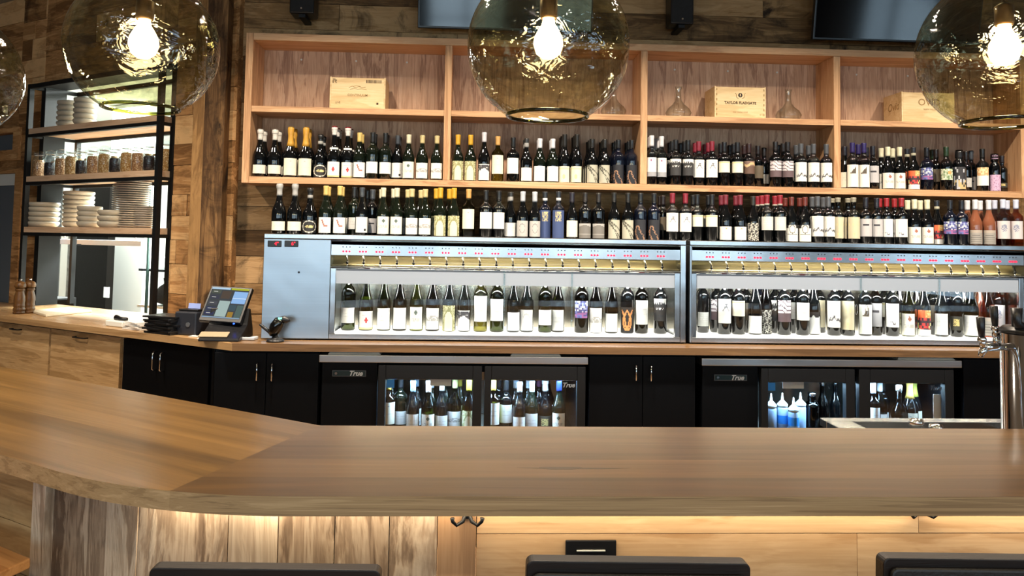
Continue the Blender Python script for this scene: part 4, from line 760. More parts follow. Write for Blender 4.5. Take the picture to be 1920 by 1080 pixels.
# ================================================================== UNDER-COUNTER BOTTLE COOLERS
FY = 4.19
FS = .565                                    # the wire shelf the bottles stand on
def script_logo(parent, x, y, z, size, mat, name='logo'):
    text('True', name, mat, parent, (x, y, z), size, shear=.35, bold=.0012)
def cooler(x0, x1, pd, logo, logo2, lab):
    X = lambda px: atY(px, 740, FY).x
    t = thing('bottle_cooler', V(((x0+x1)/2, 4.5, 0)), lab, 'fridge')
    m_ = MB(); m_.box(x0, x1, FY, 4.84, .952, .990); m_.build('steel_top', M['steel_top'], t, .003)
    xs = X(pd[0][0])-.008; yb = FY+.03
    m_ = MB(); m_.box(x0+.012, xs, yb, 4.84, .0, .950); m_.build('compressor_housing', M['blk'], t, .002)
    m_ = MB(); m_.box(xs+.001, x1-.03, 4.80, 4.84, 0, .95); m_.box(x1-.045, x1-.012, yb+.03, 4.84, 0, .95); m_.box(xs+.001, x1-.045, yb+.03, 4.80, .90, .95); m_.box(xs+.001, x1-.045, yb+.03, 4.80, 0, .10); m_.build('cabinet_shell', M['blk'], t)
    m_ = MB(); m_.box(xs+.002, x1-.047, yb+.04, 4.795, .855, .898); m_.box(xs+.002, x1-.047, 4.78, 4.795, .11, .855); m_.build('inner_liner', M['steel_in'], t)
    m_ = MB(); m_.box(xs+.002, x1-.047, yb+.05, 4.76, FS-.008, FS-.0005); m_.build('shelf', M['chrome'], t)
    for k, (a, b, ga, gb) in enumerate(pd):
        a, b, ga, gb = X(a), X(b), X(ga), X(gb); d_ = MB(); zt, zb, gz = .940, .10, .868
        d_.box(a, ga, FY+.004, FY+.045, zb, zt); d_.box(gb, b, FY+.004, FY+.045, zb, zt); d_.box(ga, gb, FY+.004, FY+.045, gz, zt); d_.box(ga, gb, FY+.004, FY+.045, zb, zb+.09)
        dd = d_.build('door', M['blk_metal'], t, .003)
        g_ = MB(); g_.box(ga, gb, FY+.020, FY+.026, zb+.09, gz); gg = g_.build('door_glass', M['pane'], dd)
        if k == 0:
            q = MB(); q.box(ga+.004, ga+.044, FY+.0185, FY+.0195, gz-.048, gz-.006); st_ = q.build('energy_sticker', plain('blue_sticker', '2f86d8', .4, emit='2f86d8', es=0) if 'bs' not in M else M['bs'], dd)
        if k == 1: text('True', 'door_logo', M['grey_plastic'] if lab.find('right') > 0 else M['silver'], dd, (gb-.045, FY+.0185, gz-.028), .034, shear=.35, bold=.001)
        if k == 0:
            p = logo2; xa, xb = X(p[0]), X(p[1]); q = MB(); q.box(xa, xb, FY+.06, FY+.063, .862-.038, .862); q.build('price_tag', M['paper'], t)
    xa, xb = X(logo[0]), X(logo[1]); zc = atY((logo[0]+logo[1])/2, logo[2], yb).z
    m_ = MB(); m_.box(xa, xb, yb-.004, yb-.0005, zc-.016, zc+.016); bd = m_.build('badge', M['grey_plastic'], t, .001)
    m_ = MB(); m_.box(xa+.004, xb-.004, yb-.0052, yb-.0042, zc-.0125, zc+.0125); m_.build('badge_face', plain('badge_teal', '1c3236', .3), bd)
    text('True', 'badge_logo', M['silver'], bd, (xb-.055, yb-.006, zc), .036, shear=.35, bold=.0012)
    m_ = MB(); m_.cyl((xa+.02, yb-.0052, zc), (xa+.02, yb-.0065, zc), .007, 12); m_.build('badge_emblem', M['steel'], bd)
    area('cooler_light', ((xs+x1)/2, yb+.075, .850), (math.radians(-8), 0, 0), x1-xs-.15, .02, (.45, .72, 1), 12.0)
    return t
cool1 = cooler(atY(598, 675, FY).x, atY(1103, 675, FY).x, [(708, 903, 722, 886), (908, 1098, 921, 1082)], (620, 684, 700), (805, 845), 'black glass-door bottle cooler on the left, full of white wine')
cool2 = cooler(atY(1316, 685, FY).x, atY(1804, 685, FY).x, [(1428, 1604, 1441, 1587), (1612, 1790, 1633, 1773)], (1342, 1404, 708), (1476, 1516), 'black glass-door bottle cooler on the right, holding squeeze bottles')
def cloth(px0, px1, lab, n=3, dy=0):
    a, b = atY(px0, 668, FY+.03).x, atY(px1, 668, FY+.03).x; m_ = MB(); m_.sm = False
    for k in range(n):
        d = .004*k; m_.extr([(a+d, FY+.012+d, .9905+.0055*k), (b-d, FY+.012+d, .9905+.0055*k), (b-d-.004, FY+.16, .9905+.0055*k), (a+d+.004, FY+.16, .9905+.0055*k)], (0, 0, .005))
    o = m_.build('folded_towel', M['cloth'], None, .0015); tag(o, lab, 'towel', 'folded white bar towels on the coolers'); return o
cloth(616, 714, 'folded white towel on the left end of the left cooler top'); cloth(957, 1051, 'folded white towel on the right half of the left cooler top'); cloth(1680, 1787, 'folded white towel on the right end of the right cooler top')
PL = 'left cooler'
def chill(lst, place, grp):
    for px, st, ey, col, words, *rest in lst:
        s = ST[st]; Y = FY+.135+ey; X = atY(px, 760, Y).x; Y = free(X, Y, FS, s[2], .004, 4.77) or Y; LAID.append((X, Y, FS, s[2]))
        ST['_'] = s[:4]+((K(col) if col else s[4]),)+s[5:]; ST['_'] = tuple(ST['_'])
        put('_', X, Y, FS, words+', '+place, grp, mat=rest[0] if rest else None, artover=rest[1] if len(rest) > 1 else None)
chill([(728, 'clear', 0, 'b8a040', 'slim pale bottle with yellow neck at left edge', 't_green'), (749, 'bwhite', 0, '1a1c20', 'black-capped green bottle with white label'), (774, 'circleg', 0, '6f8496', 'grey-blue-capped bottle with pale label', None, 'white'), (803, 'circle', 0, 'e2e6ea', 'white-capped bottle with diamond label', 't_green', 'diamond'),
 (828, 'small', 0, 'a9ac70', 'pale-green-capped bottle with low label'), (852, 'sketch', 0, 'a9ac70', 'pale-green-capped bottle with sketch label', 't_green'), (879, 'arch', 0, 'a89632', 'gold-capped bottle with green arch label', 't_green')], 'left door of left cooler', 'bottles in the left cooler')
chill([(733, 'figure', .12, 'b8a040', 'yellow-capped bottle behind the left-edge pale one'), (780, 'dot', .12, '6f8496', 'grey-capped bottle behind the grey-blue-capped one'), (834, 'sketch', .12, 'a9ac70', 'pale-green-capped bottle behind the low-label one'), (861, 'arch', .12, 'a89632', 'gold-capped bottle behind the sketch-label one'), (808, 'circle', .12, 'e2e6ea', 'white-capped bottle behind the diamond-label one')], 'left door of left cooler', 'bottles in the left cooler')
chill([(924.5, 'clear', 0, 'b8a040', 'pale bottle with high white label at left edge', 't_yel', 'white'), (949, 'bordw', 0, '15171a', 'black-capped bottle with tall white label'), (974, 'small', 0, '9fb0c0', 'silver-capped bottle with low label'), (998, 'circle', 0, 'e2e6ea', 'white-capped bottle with square white label', None, 'white'),
 (1024, 'oval', 0, 'c5c8cc', 'silver-collared dark bottle with small gold label', None, 'goldsmall'), (1048, 'diamond', 0, '1c2c6a', 'blue-capped bottle with cream diamond label')], 'right door of left cooler', 'bottles in the left cooler')
chill([(935, 'bordw', .12, '15171a', 'black-capped bottle behind the left-edge pale one'), (967, 'small', .12, '9fb0c0', 'silver-capped bottle behind the low-label one'), (991, 'circle', .12, 'e2e6ea', 'white-capped bottle behind the square-label one'), (1012, 'creamd', .12, '7a4a6a', 'mauve-capped bottle behind the gold-label one'), (1030, 'dot', .13, '3d4c5c', 'slate-capped bottle behind the gold-label one')], 'right door of left cooler', 'bottles in the left cooler')
chill([(1637, 'rosepale', 0, 'e2e6ea', 'white-capped bottle at the left edge', 't_pale', 'white'), (1650, 'rosegrey', .11, 'dfe3ea', 'white-capped bottle behind the amber flask', 't_pale'), (1667, 'tiny', .10, '141416', 'thin black-topped bottle behind the square label', None), (1706, 'champg', .03, 'b89a4c', 'gold-foiled sparkling bottle'), (1731, 'champg', 0, 'b0b04a', 'opened sparkling bottle with yellow-green foil top')], 'right door of right cooler', 'bottles in the right cooler')
# the amber flask and square-label decanter bottle
def flask(px, R, H, mat, capc, lab, look, place=''):
    Y = FY+.12; X = atY(px, 770, Y).x
    while any(abs(FS-q[2]) < .05 and math.hypot(X-q[0], Y-q[1]) < R+q[3] for q in LAID) and Y < 4.6: Y += .004
    LAID.append((X, Y, FS, R)); o = bpy.data.objects.new('spirit_bottle', MB().lathe(prof('squat', H, R), seg=24).mesh('bottle_glass', M[mat])); o.location = (X, Y, FS); COL.objects.link(o); tag(o, look, 'bottle')
    c = bpy.data.objects.new('stopper', MB().lathe([(.016, H-.03), (.017, H-.002), (.013, H+.002), (.001, H+.002)], seg=16).mesh('stopper', M[capc])); c.parent = o; COL.objects.link(c)
    c = bpy.data.objects.new('label', label_mesh('white', R, .03, .03+H*.25, 55)); c.parent = o; COL.objects.link(c)
flask(1653, .042, .245, 'b_brown', 'blk_plastic', 'white', 'round amber spirit bottle in the right door of right cooler')
flask(1686, .046, .27, 't_pale', 'white', 'white', 'broad clear bottle with square white label, right door of right cooler')
m_ = MB(); X0, X1 = atY(1743, 760, FY+.09).x, atY(1762, 760, FY+.09).x; m_.box(X0, X1, FY+.055, FY+.056, FS, .80); o = m_.build('price_card', M['paper']); tag(o, 'upright white card leaning in the right door of right cooler', 'card')
for i, (px, dy, lab) in enumerate(((1446, .03, 'milky squeeze bottle at the left edge of the right cooler'), (1467, .05, 'milky squeeze bottle between the left-edge one and the shorter front one'), (1488, 0, 'shorter front milky squeeze bottle with blue base band, right cooler'), (1501, .07, 'milky squeeze bottle behind the shorter front one, right cooler'))):
    Y = FY+.12+dy; X = atY(px, 780, Y).x; z = FS; R = .029
    Y = free(X, Y, FS, R, .004, 4.7) or Y; LAID.append((X, Y, FS, R))
    t = thing('squeeze_bottle', V((X, Y, z)), lab, 'bottle', 'squeeze bottles in the right cooler')
    h = .14 if i != 2 else .125
    MB().lathe([(R*.9, 0), (R, .006), (R, h*.92), (R*.9, h)], (X, Y, z), 20).build('body', plain('milky_plastic', '9db8d8', .35) if i == 0 else bpy.data.materials['milky_plastic'], t)
    MB().lathe([(R*.98, h), (R, h+.014), (R*.5, h+.03), (.008, h+.036), (.003, h+.075), (.001, h+.076)], (X, Y, z), 18).build('nozzle_cap', M['white'], t)
    if i in (1, 2): MB().lathe([(R+.0006, .05), (R+.0006, .095)], (X, Y, z), 20, close=False).build('blue_band', bpy.data.materials['blue_sticker'], t)
for px, dy, R, H, m, lab in ((1522, .10, .04, .21, 't_dark', 'stubby dark jar behind the squeeze bottles, right cooler'), (1542, .16, .034, .26, 't_dark', 'dark bottle right of the stubby jar, right cooler'), (1566, .2, .032, .26, 'b_dark', 'dark bottle near the right edge of the left door, right cooler')):
    Y = FY+.12+dy; X = atY(px, 770, Y).x; Y = free(X, Y, FS, R, .004, 4.72) or Y; LAID.append((X, Y, FS, R)); o = bpy.data.objects.new('jar' if R > .035 else 'bottle', MB().lathe(prof('stout' if R > .035 else 'burg', H, R), seg=20).mesh('bottle_glass', M[m])); o.location = (X, Y, FS); COL.objects.link(o); tag(o, lab, 'jar' if R > .035 else 'bottle')
    c = bpy.data.objects.new('lid', MB().lathe([(.024 if R > .035 else .016, H-.02), (.024 if R > .035 else .016, H+.003), (.001, H+.003)], seg=16).mesh('lid', M['chrome'])); c.parent = o; COL.objects.link(c)

# ================================================================== THE BAR
BZ0, BZ1 = 1.03, 1.07; YF, YB = 1.666, 2.285
mit_b = V((-.423, YB)); 
# wing edges of the bar run parallel to the wing wall
fp = V((-1.12, 1.974)); t_ = (fp.y-YF)/WD.y; ix = fp.x-WD.x*t_     # where the two front lines would meet
TL = .30; Rb = TL/math.tan(TH/2); c0 = V((ix+TL, YF+Rb)); arcp = [V((c0.x+Rb*math.sin(-q), c0.y-Rb*math.cos(q))) for q in [TH*k/20 for k in range(21)]]
front = [(6.25, YF)]+[(p.x, p.y) for p in arcp]; endw = (arcp[-1].x+WD.x*3.6, arcp[-1].y+WD.y*3.6)
backw = (mit_b.x+WD.x*4.2, mit_b.y+WD.y*4.2)
k6 = 9; mf = (arcp[k6].x, arcp[k6].y)
tone_b = (.35, .62, .45, .55)
bf = thing('bar', V((0, 1.95, 0)), 'long oak-topped bar bending away at the left, clad in barn boards and pale planks', 'bar')
bar = MB()
main = [(6.25, YF), (6.25, YB), (mit_b.x, mit_b.y), mf]+[(p.x, p.y) for p in arcp[k6-1::-1]]
slab(bar, main, (0, 1), [1.5, 1.797, 1.945, 2.11, 2.4], BZ0, BZ1, tone_b)
for i, m in enumerate(bar.m): bar.m[i] = {0: 0, 1: 2}[m]
wing = [mf, (mit_b.x, mit_b.y), backw, endw]+[(p.x, p.y) for p in arcp[::-1][:-k6-1]]
wn = (-WN.x, -WN.y); w0 = wn[0]*arcp[-1].x+wn[1]*arcp[-1].y
n0 = len(bar.m)
if signed(wing) < 0: wing = wing[::-1]
slab(bar, wing, wn, [w0-.5, w0+.14, w0+.285, w0+.45, w0+1.2], BZ0, BZ1, (.6, .45, .66, .5))
for i in range(n0, len(bar.m)): bar.m[i] = {0: 1, 1: 2}[bar.m[i]]
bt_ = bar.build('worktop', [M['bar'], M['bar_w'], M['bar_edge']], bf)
kn = MB(); kc_ = atZ(1052, 878, BZ1); pts = [(kc_.x+.060*math.cos(a)*(1+.25*math.sin(3*a)), kc_.y+.024*math.sin(a)*(1+.3*math.cos(2*a)), BZ1-.0005) for a in [2*pi*k/24 for k in range(24)]]
kn.col = (.5, .2, .3); kn.extr([(kc_.x+(p[0]-kc_.x)*.75, kc_.y+(p[1]-kc_.y)*.62, p[2]) for p in pts], (0, 0, .0007)); kn.extr([(kc_.x+(p[0]-kc_.x)*2.0+.03, kc_.y+(p[1]-kc_.y)*.30, p[2]) for p in pts], (0, 0, .0006)); kn.build('knot', wood('knot_wood', ('1c1108', '2c1d0e', '3c2814'), .35, gs=2), bt_)
# front of the bar: upright barn boards round the bend, a cedar upright, then long pale planks
YPn = 1.87; off = YPn-YF
def offs(p, nx, ny, o=off): return (p[0]+nx*o, p[1]+ny*o)
pl_ = [(6.2, YPn), (ix+TL, YPn)]+[(c0.x+(Rb-off)*math.sin(-TH*k/12), c0.y-(Rb-off)*math.cos(TH*k/12)) for k in range(1, 13)]
pe = pl_[-1]; pl_.append((pe[0]+WD.x*2.6, pe[1]+WD.y*2.6))
def hit(px, py=1010):
    d = ray(px, py)
    for a, b in zip(pl_, pl_[1:]):
        ex_, ey_ = b[0]-a[0], b[1]-a[1]; den = d.x*ey_-d.y*ex_
        if abs(den) < 1e-9: continue
        s_ = (a[0]*d.y-a[1]*d.x)/den*1.0; s_ = -(a[0]*d.y-a[1]*d.x)/(ex_*d.y-ey_*d.x)
        if -1e-6 <= s_ <= 1+1e-6: return V((a[0]+ex_*s_, a[1]+ey_*s_, 0))
    return None
seam = [102, 147, 203, 262, 430, 523, 628, 730, 820]; hp = [hit(p) for p in seam]
mb = MB(); tn_ = [.25, .35, .7, .55, .75, .5, .45, .62]; wn_ = [.9, .8, .0, .5, .15, .3, .5, .7]
for i in range(len(seam)-1):
    a, b = hp[i], hp[i+1]; e = (b-a).normalized(); nrm = V((e.y, -e.x, 0)); nrm = nrm if nrm.y < 0 else -nrm; th = .018+.004*(i % 3)
    mb.col = (tn_[i], .19*i+.05, wn_[i]); a2, b2 = a+e*.001, b-e*.001; A0 = [a2+nrm*th*.3, b2+nrm*th*.3, b2-nrm*.02, a2-nrm*.02]
    if signed(A0) < 0: A0 = A0[::-1]
    mb.prism(A0, 0, BZ0-.001)
mb.build('barn_boards', M['barn'], bf)
a, b = hp[-1], hit(893); mb = MB(); mb.col = (.6, .4, 0); mb.box(a.x+.001, b.x-.001, YPn-.016, YPn+.02, 0, BZ0-.001); mb.build('upright_board', M['cedar'], bf, .001)
mb = MB(); z = BZ0-.001; xx = b.x+.001; hs_ = [.052, .125, .125, .125, .125, .125, .2]
z_seams = [atY(1300, 1000, YPn).z]+[]
z1__ = BZ0-.001; zs_ = [z1__, z_seams[0]]
while zs_[-1] > .13: zs_.append(zs_[-1]-.118)
zs_.append(0)
for i in range(len(zs_)-1):
    x = xx; k = 0; brk = [1.05, .9, 1.4, .7][i % 4]
    while x < 6.2:
        x2 = min(x+brk, 6.2); mb.col = (random.random(), random.random(), random.random()*.7); mb.box(x, x2-.0012, YPn-.004, YPn+.02, zs_[i+1]+.0022, zs_[i]); x = x2; brk = 1.9; k += 1
mb.col = (0, .5, 0); mb.box(xx, 6.2, YPn, YPn+.03, 0, BZ0-.001)
mb.build('pale_planks', M['bamboo'], bf)
a = hit(102); b = hit(78); e = (b-a).normalized(); nrm = V((e.y, -e.x, 0)); nrm = nrm if nrm.y < 0 else -nrm
mb = MB(); mb.col = (.8, .2, .2); q = [a+nrm*.03, a-nrm*.03, b-nrm*.03, b+nrm*.03]; q = q if signed(q) > 0 else q[::-1]; mb.prism(q, 0, BZ0-.001); mb.build('corner_board', M['barn'], bf, .002)
mb = MB(); zz = BZ0-.001; i = 0; cuts = [BZ0-.001]; 
zc_ = [.93-.008, .80, .67, .54, .4, .2, 0]
P0 = b; P1 = pl_[-1]; P1 = V((P1[0], P1[1], 0))
for zc in zc_:
    mb.col = (.25+.5*((i*7) % 5)/5, .3*i, .5); q = [P0+nrm*.012, P1+nrm*.012, P1-nrm*.02, P0-nrm*.02]; q = q if signed(q) > 0 else q[::-1]; mb.prism(q, zc+.002, cuts[-1]); cuts.append(zc); i += 1
mb.build('wing_planks', wood('wing_pale_plank', ('8a6a45', 'b08f62', 'c8a97c'), .5, rot=TH, grain=(1.2, 10, 10), ring=.3, var=.4, stain=.4), bf)
# led strips under the overhang
def strip(p, q, pw):
    p, q = V(p), V(q); d = q-p; l = area('bar_led', (p+q)/2, (0, 0, 0), d.length, .02, (1, .80, .54), pw)
    y = V((-d.y, d.x, 0)).normalized(); l.rotation_euler = (0, 0, math.atan2(d.y, d.x)); return l
zl_ = BZ0-.008
strip((ix+TL, YPn-.05, zl_), (5.0, YPn-.05, zl_), 9.5)
q1 = offs(arcp[10], 0, 0); ee = V((math.cos(TH/2+pi), math.sin(TH/2)*1.0, 0))
strip((arcp[1].x, arcp[1].y+.16, zl_), (arcp[18].x+.09, arcp[18].y+.13, zl_), 1.3)
mb = MB(); mb.box(ix+TL, 5.0, YPn-.062, YPn-.038, BZ0-.0065, BZ0-.0005); mb.build('led_strip', plain('led_housing', 'd8d0c0', .5), bf)
# hooks and socket
def hook(px, py0, py1, lab):
    p = atY(px, (py0+py1)/2, YPn-.03); zt = BZ0-.012; zb = atY(px, py1, YPn-.05).z; y0 = YPn-.0168 if px < 893 else YPn-.0048
    t = thing('coat_hook', V((p.x, y0, zb)), lab, 'hook', 'double hooks under the bar top')
    m_ = MB(); m_.box(p.x-.009, p.x+.009, y0-.005, y0, zb+.012, zb+.055); m_.build('back_plate', M['blk_metal'], t, .002)
    for s_ in (-1, 1): m_ = MB(); m_.tube([(p.x+s_*.003, y0-.006, zb+.030), (p.x+s_*.010, y0-.014, zb+.010), (p.x+s_*.024, y0-.022, zb+.004), (p.x+s_*.033, y0-.026, zb+.014), (p.x+s_*.034, y0-.026, zb+.022)], [.0045, .0045, .004, .004, .0055], 10); m_.build('prong', M['blk_metal'], t)
hook(876, 968, 992, 'black double hook on the cedar upright under the bar'); hook(1733, 950, 980, 'black double hook under the bar top at the right, above the third stool')
p0, p1 = atY(1060, 1012, YPn-.006), atY(1155, 1040, YPn-.006); t = thing('power_outlet', V(((p0.x+p1.x)/2, YPn-.005, p1.z-.02)), 'black power outlet plate on the pale planks behind the middle stool', 'outlet')
m_ = MB(); m_.box(p0.x, p1.x, YPn-.011, YPn-.005, p1.z-.045, p0.z); m_.build('cover_plate', M['blk_plastic'], t, .002)
m_ = MB(); m_.box(p0.x+.026, p1.x-.026, YPn-.013, YPn-.0115, p0.z-.024, p0.z-.021); m_.build('ground_slot', M['white'], t)
# stools
def stool(x0, x1, ztop, Y, tilt, lab, deep):
    ztop -= .011; cx = (x0+x1)/2; w = x1-x0; t = thing('bar_stool', V((cx, Y+.2, 0)), lab, 'stool', 'dark bar stools at the bar')
    rot = Matrix.Rotation(math.radians(tilt), 4, 'Y')
    def R_(mb):
        c = V((cx, Y, ztop)); mb.v = [c + rot @ (p-c) for p in mb.v]; return mb
    h = .33; rr = .012
    def rp(x0, x1, z0, z1, r):
        o = []
        for cxx, czz, a0 in ((x1-r, z1-r, 0), (x0+r, z1-r, 90), (x0+r, z0+r, 180), (x1-r, z0+r, 270)):
            for k in range(6): a = math.radians(a0+k*18); o.append((cxx+r*math.cos(a), Y, czz+r*math.sin(a)))
        return o
    m_ = MB(); m_.extr([(p[0], Y+.0, p[2]) for p in rp(x0, x1, ztop-h, ztop, rr)][::-1], (0, .030, 0)); R_(m_).build('backrest', M['dk_wood'], t, .0025)
    m_ = MB(); m_.extr([(p[0], Y-.012, p[2]) for p in rp(x0+.009, x1-.009, ztop-h+.02, ztop-deep, .012)][::-1], (0, .0115, 0)); R_(m_).build('back_pad', M['dk_leather'], t, .004)
    m_ = MB(); m_.box(x0+.01, x1-.01, Y+.032, Y+.36, .66, .72); m_.build('seat', M['dk_leather'], t, .02)
    for sx in (x0+.03, x1-.03):
        for sy in (Y+.05, Y+.33): m_ = MB(); m_.cyl((sx, sy, 0), (sx*.96+cx*.04, sy, .658), .014, 12, .018); m_.build('leg', M['dk_wood'], t)
        m_ = MB(); m_.box(sx-.014, sx+.014, Y+.004, Y+.030, .70, ztop-h+.06); m_.build('back_upright', M['dk_wood'], t, .003)
    for sy in (Y+.05, Y+.33): m_ = MB(); m_.cyl((x0+.04, sy, .24), (x1-.04, sy, .24), .009, 10); m_.build('footrest', M['dark_steel'], t)
xx0, xx1 = atY(988, 1043, 1.40).x, atY(1408, 1043, 1.40).x
stool(xx0, xx1, atY(1200, 1042, 1.40).z, 1.40, .9, 'middle dark bar stool, back top hiding part of the power outlet', .018)
x0_, x1_ = atY(280, 1055, 1.46).x, atY(714, 1055, 1.46).x; stool(x0_, x1_, atY(490, 1055, 1.46).z, 1.46, .9, 'left dark bar stool in front of the weathered barn boards', .05)
x0_ = atY(1657, 1040, 1.38).x; stool(x0_, x0_+.40, atY(1800, 1037, 1.38).z, 1.38, .9, 'right dark bar stool at the edge of the view', .014)
# wooden table corner low left
cn = atZ(58, 1046, .80); tb = thing('side_table', V((cn.x-.35, cn.y-.1, 0)), 'low warm-toned wooden table corner at the bottom left', 'table')
q = [(cn.x, cn.y), (cn.x+WD.x*.9, cn.y+WD.y*.9), (cn.x+WD.x*.9-.3, cn.y+WD.y*.9-.6), (cn.x-.13, cn.y-.42)]; q = q if signed(q) > 0 else q[::-1]
mb = MB(); mb.prism(q, .775, .80); mb.build('table_top', M['seat'], tb, .004)
mb = MB(); cc = (sum(p[0] for p in q)/4, sum(p[1] for p in q)/4); mb.cyl((cc[0], cc[1], 0), (cc[0], cc[1], .774), .05); mb.build('pedestal', M['dark_steel'], tb); mb = MB(); mb.prism([(cc[0]+(p[0]-cc[0])*.93, cc[1]+(p[1]-cc[1])*.93) for p in q], .74, .774); mb.build('apron', M['dark_steel'], tb)

# ================================================================== GLOBE PENDANTS
def globe(cx, cy, D, R, lab, bx, seed):
    p = EYE + ray(cx, cy)*D; t = thing('globe_pendant', V((p.x, p.y, p.z-R)), lab, 'pendant lamp', 'smoky glass globe pendants over the bar')
    rnd = random.Random(seed); amp = [(rnd.uniform(-1, 1), rnd.uniform(0, 6)) for _ in range(6)]
    def shell(mb, RR, flip=False):
        seg, rings = 72, 44; b = len(mb.v); mb.sm = True; th0, th1 = math.radians(11), math.radians(150.5)
        for i in range(rings+1):
            th = th0+(th1-th0)*i/rings
            for k in range(seg):
                a = 2*pi*k/seg; r = RR*(1+.006*sum(A_*math.sin((j+2)*a+(j+1.3)*th+ph) for j, (A_, ph) in enumerate(amp))/2)
                mb.v.append(V((p.x+r*math.sin(th)*math.cos(a), p.y+r*math.sin(th)*math.sin(a), p.z+r*math.cos(th)*.985)))
        for i in range(rings):
            for k in range(seg): l = (k+1) % seg; mb._f((b+i*seg+k, b+(i+1)*seg+k, b+(i+1)*seg+l, b+i*seg+l))
        return mb
    shell(MB(), R).build('glass_shade', M['globe'], t)
    zr = p.z-R*.985*math.cos(math.radians(29.5)); rr = R*math.sin(math.radians(29.5))
    m_ = MB(); m_.tube([(p.x+rr*math.cos(a), p.y+rr*math.sin(a), zr) for a in [2*pi*k/48 for k in range(49)]], .0045, 8); m_.build('rim', M['globe_rim'], t)
    m_ = MB(); m_.lathe([(.045, .975*R), (.05, R*1.0), (.03, R*1.06), (.008, R*1.1)], p, 20); m_.build('shade_cap', M['dark_steel'], t)
    m_ = MB(); m_.cyl((p.x, p.y, p.z+R*1.08), (p.x, p.y, CEIL-.03), .004, 8); cd_ = m_.build('cord', M['blk_plastic'], t)
    m_ = MB(); m_.lathe([(.06, CEIL-.03), (.06, CEIL-.002)], (p.x, p.y, 0), 20); m_.build('canopy', M['dark_steel'], t)
    zb = p.z+.012+bx; m_ = MB(); m_.lathe([(.019, zb+.055), (.021, zb+.062), (.021, zb+.10), (.008, zb+.108)], (p.x, p.y, 0), 16); m_.cyl((p.x, p.y, zb+.106), (p.x, p.y, p.z+R*.98), .004, 8); sk = m_.build('socket', M['brass'], t)
    m_ = MB(); m_.lathe([(.001, -.040), (.014, -.039), (.028, -.028), (.035, -.007), (.033, .010), (.024, .028), (.015, .042), (.0135, .056)], (p.x, p.y, zb), 18); m_.build('bulb', M['bulb'], sk)
    l = bpy.data.lights.new('bulb_light', 'POINT'); l.energy = 4.2; l.color = (1, .82, .56); l.shadow_soft_size = .032; o = bpy.data.objects.new('bulb_light', l); COL.objects.link(o); o.location = (p.x, p.y, zb-.075)
    return t
globe(1028, 88, 1.86, .191, 'smoky olive glass globe lamp hanging in front of the second shelf bay', 0, 1)
globe(269, 88, 1.93, .176, 'smoky olive glass globe lamp hanging in front of the metal rack', 0, 2)
globe(1884, 100, 1.86, .192, 'smoky olive glass globe lamp at the right edge, before fourth shelf bay', 0, 3)
globe(-98, 140, 2.2, .185, 'smoky olive glass globe lamp cut off by the left edge', 0, 4)

# ================================================================== BLACK RACK IN THE PASS-THROUGH
OF = .10; sFL, sFR = 2.140, .537
OBk = -.25
for k in range(80):
    o_ = .05-k*.01
    if atL(138, 300, o_)[0] < 2.14: continue
rk = thing('serving_rack', W(1.34, -.1, CZ1), 'black steel serving rack with three wooden shelves in the kitchen pass-through', 'rack')
for (s_, o_) in ((sFL, OF), (sFR, OF), (sFL-.02, -.27), (sFR+.02, -.27)):
    m_ = MB(); m_.wbox(s_-.017, s_+.017, o_-.017, o_+.017, CZ1, 2.735); m_.build('post', M['blk_metal'], rk)
m_ = MB()
for o_ in (OF, -.27): m_.wbox(sFR+.018, sFL-.018, o_-.015, o_+.015, 2.70, 2.734)
for s_ in (sFL, sFR): m_.wbox(s_-.014, s_+.014, -.252, OF-.018, 2.702, 2.732)
m_.build('top_frame', M['blk_metal'], rk)
RZ = (1.645, 2.027, 2.392)
for z in RZ:
    m_ = MB(); m_.col = (.6, z, 0); m_.wbox(sFR+.018, sFL-.018, -.25, OF+.014, z-.042, z); m_.build('shelf', M['shelf_w'], rk, .002)
    m_ = MB(); m_.wbox(sFR+.018, sFL-.018, OF-.02, OF+.015, z-.066, z-.043); m_.wbox(sFR+.018, sFL-.018, -.285, -.252, z-.066, z-.03); m_.wbox(sFR+.0, sFR+.016, -.25, OF-.02, z-.066, z-.043); m_.wbox(sFL-.016, sFL, -.25, OF-.02, z-.066, z-.043); m_.build('shelf_rail', M['blk_metal'], rk)
# jars
def jar(s_, o_, fill, lab, grp, big=1.0):
    p = W(s_, o_, RZ[1]); w = .043*big; h = .155*big; t = thing('storage_jar', p, lab, 'jar', grp)
    pf = lambda r0, r1: [(w*.86*r0, 0), (w*r1, .008), (w*r1, h*.84), (w*.9*r1, h*.93), (w*.7*r1, h*.99)]
    m_ = MB(); m_.lathe(pf(1, 1)+[(w*.72, h+.012)], p, 18); m_.build('jar_glass', M['jar'], t)
    fh = {'nuts': .9, 'dark': .72, 'corn': .95}[fill]; m_ = MB(); m_.lathe([(w*.8, .004), (w*.93, .012), (w*.93, h*.84*fh), (w*.8, h*fh*.93), (.001, h*fh*.95)], p, 16); m_.build('contents', M['f_'+fill], t)
    m_ = MB(); m_.lathe([(w*.74, h+.012), (w*.84, h+.016), (w*.84, h+.034), (w*.3, h+.044), (.001, h+.045)], p, 18); ld = m_.build('lid', M['jar'], t)
    m_ = MB(); m_.tube([p+V((w*.76*math.cos(a), w*.76*math.sin(a), h+.010)) for a in [2*pi*k/20 for k in range(21)]], .0022, 6); m_.build('wire_clasp', M['chrome'], t)
    return t
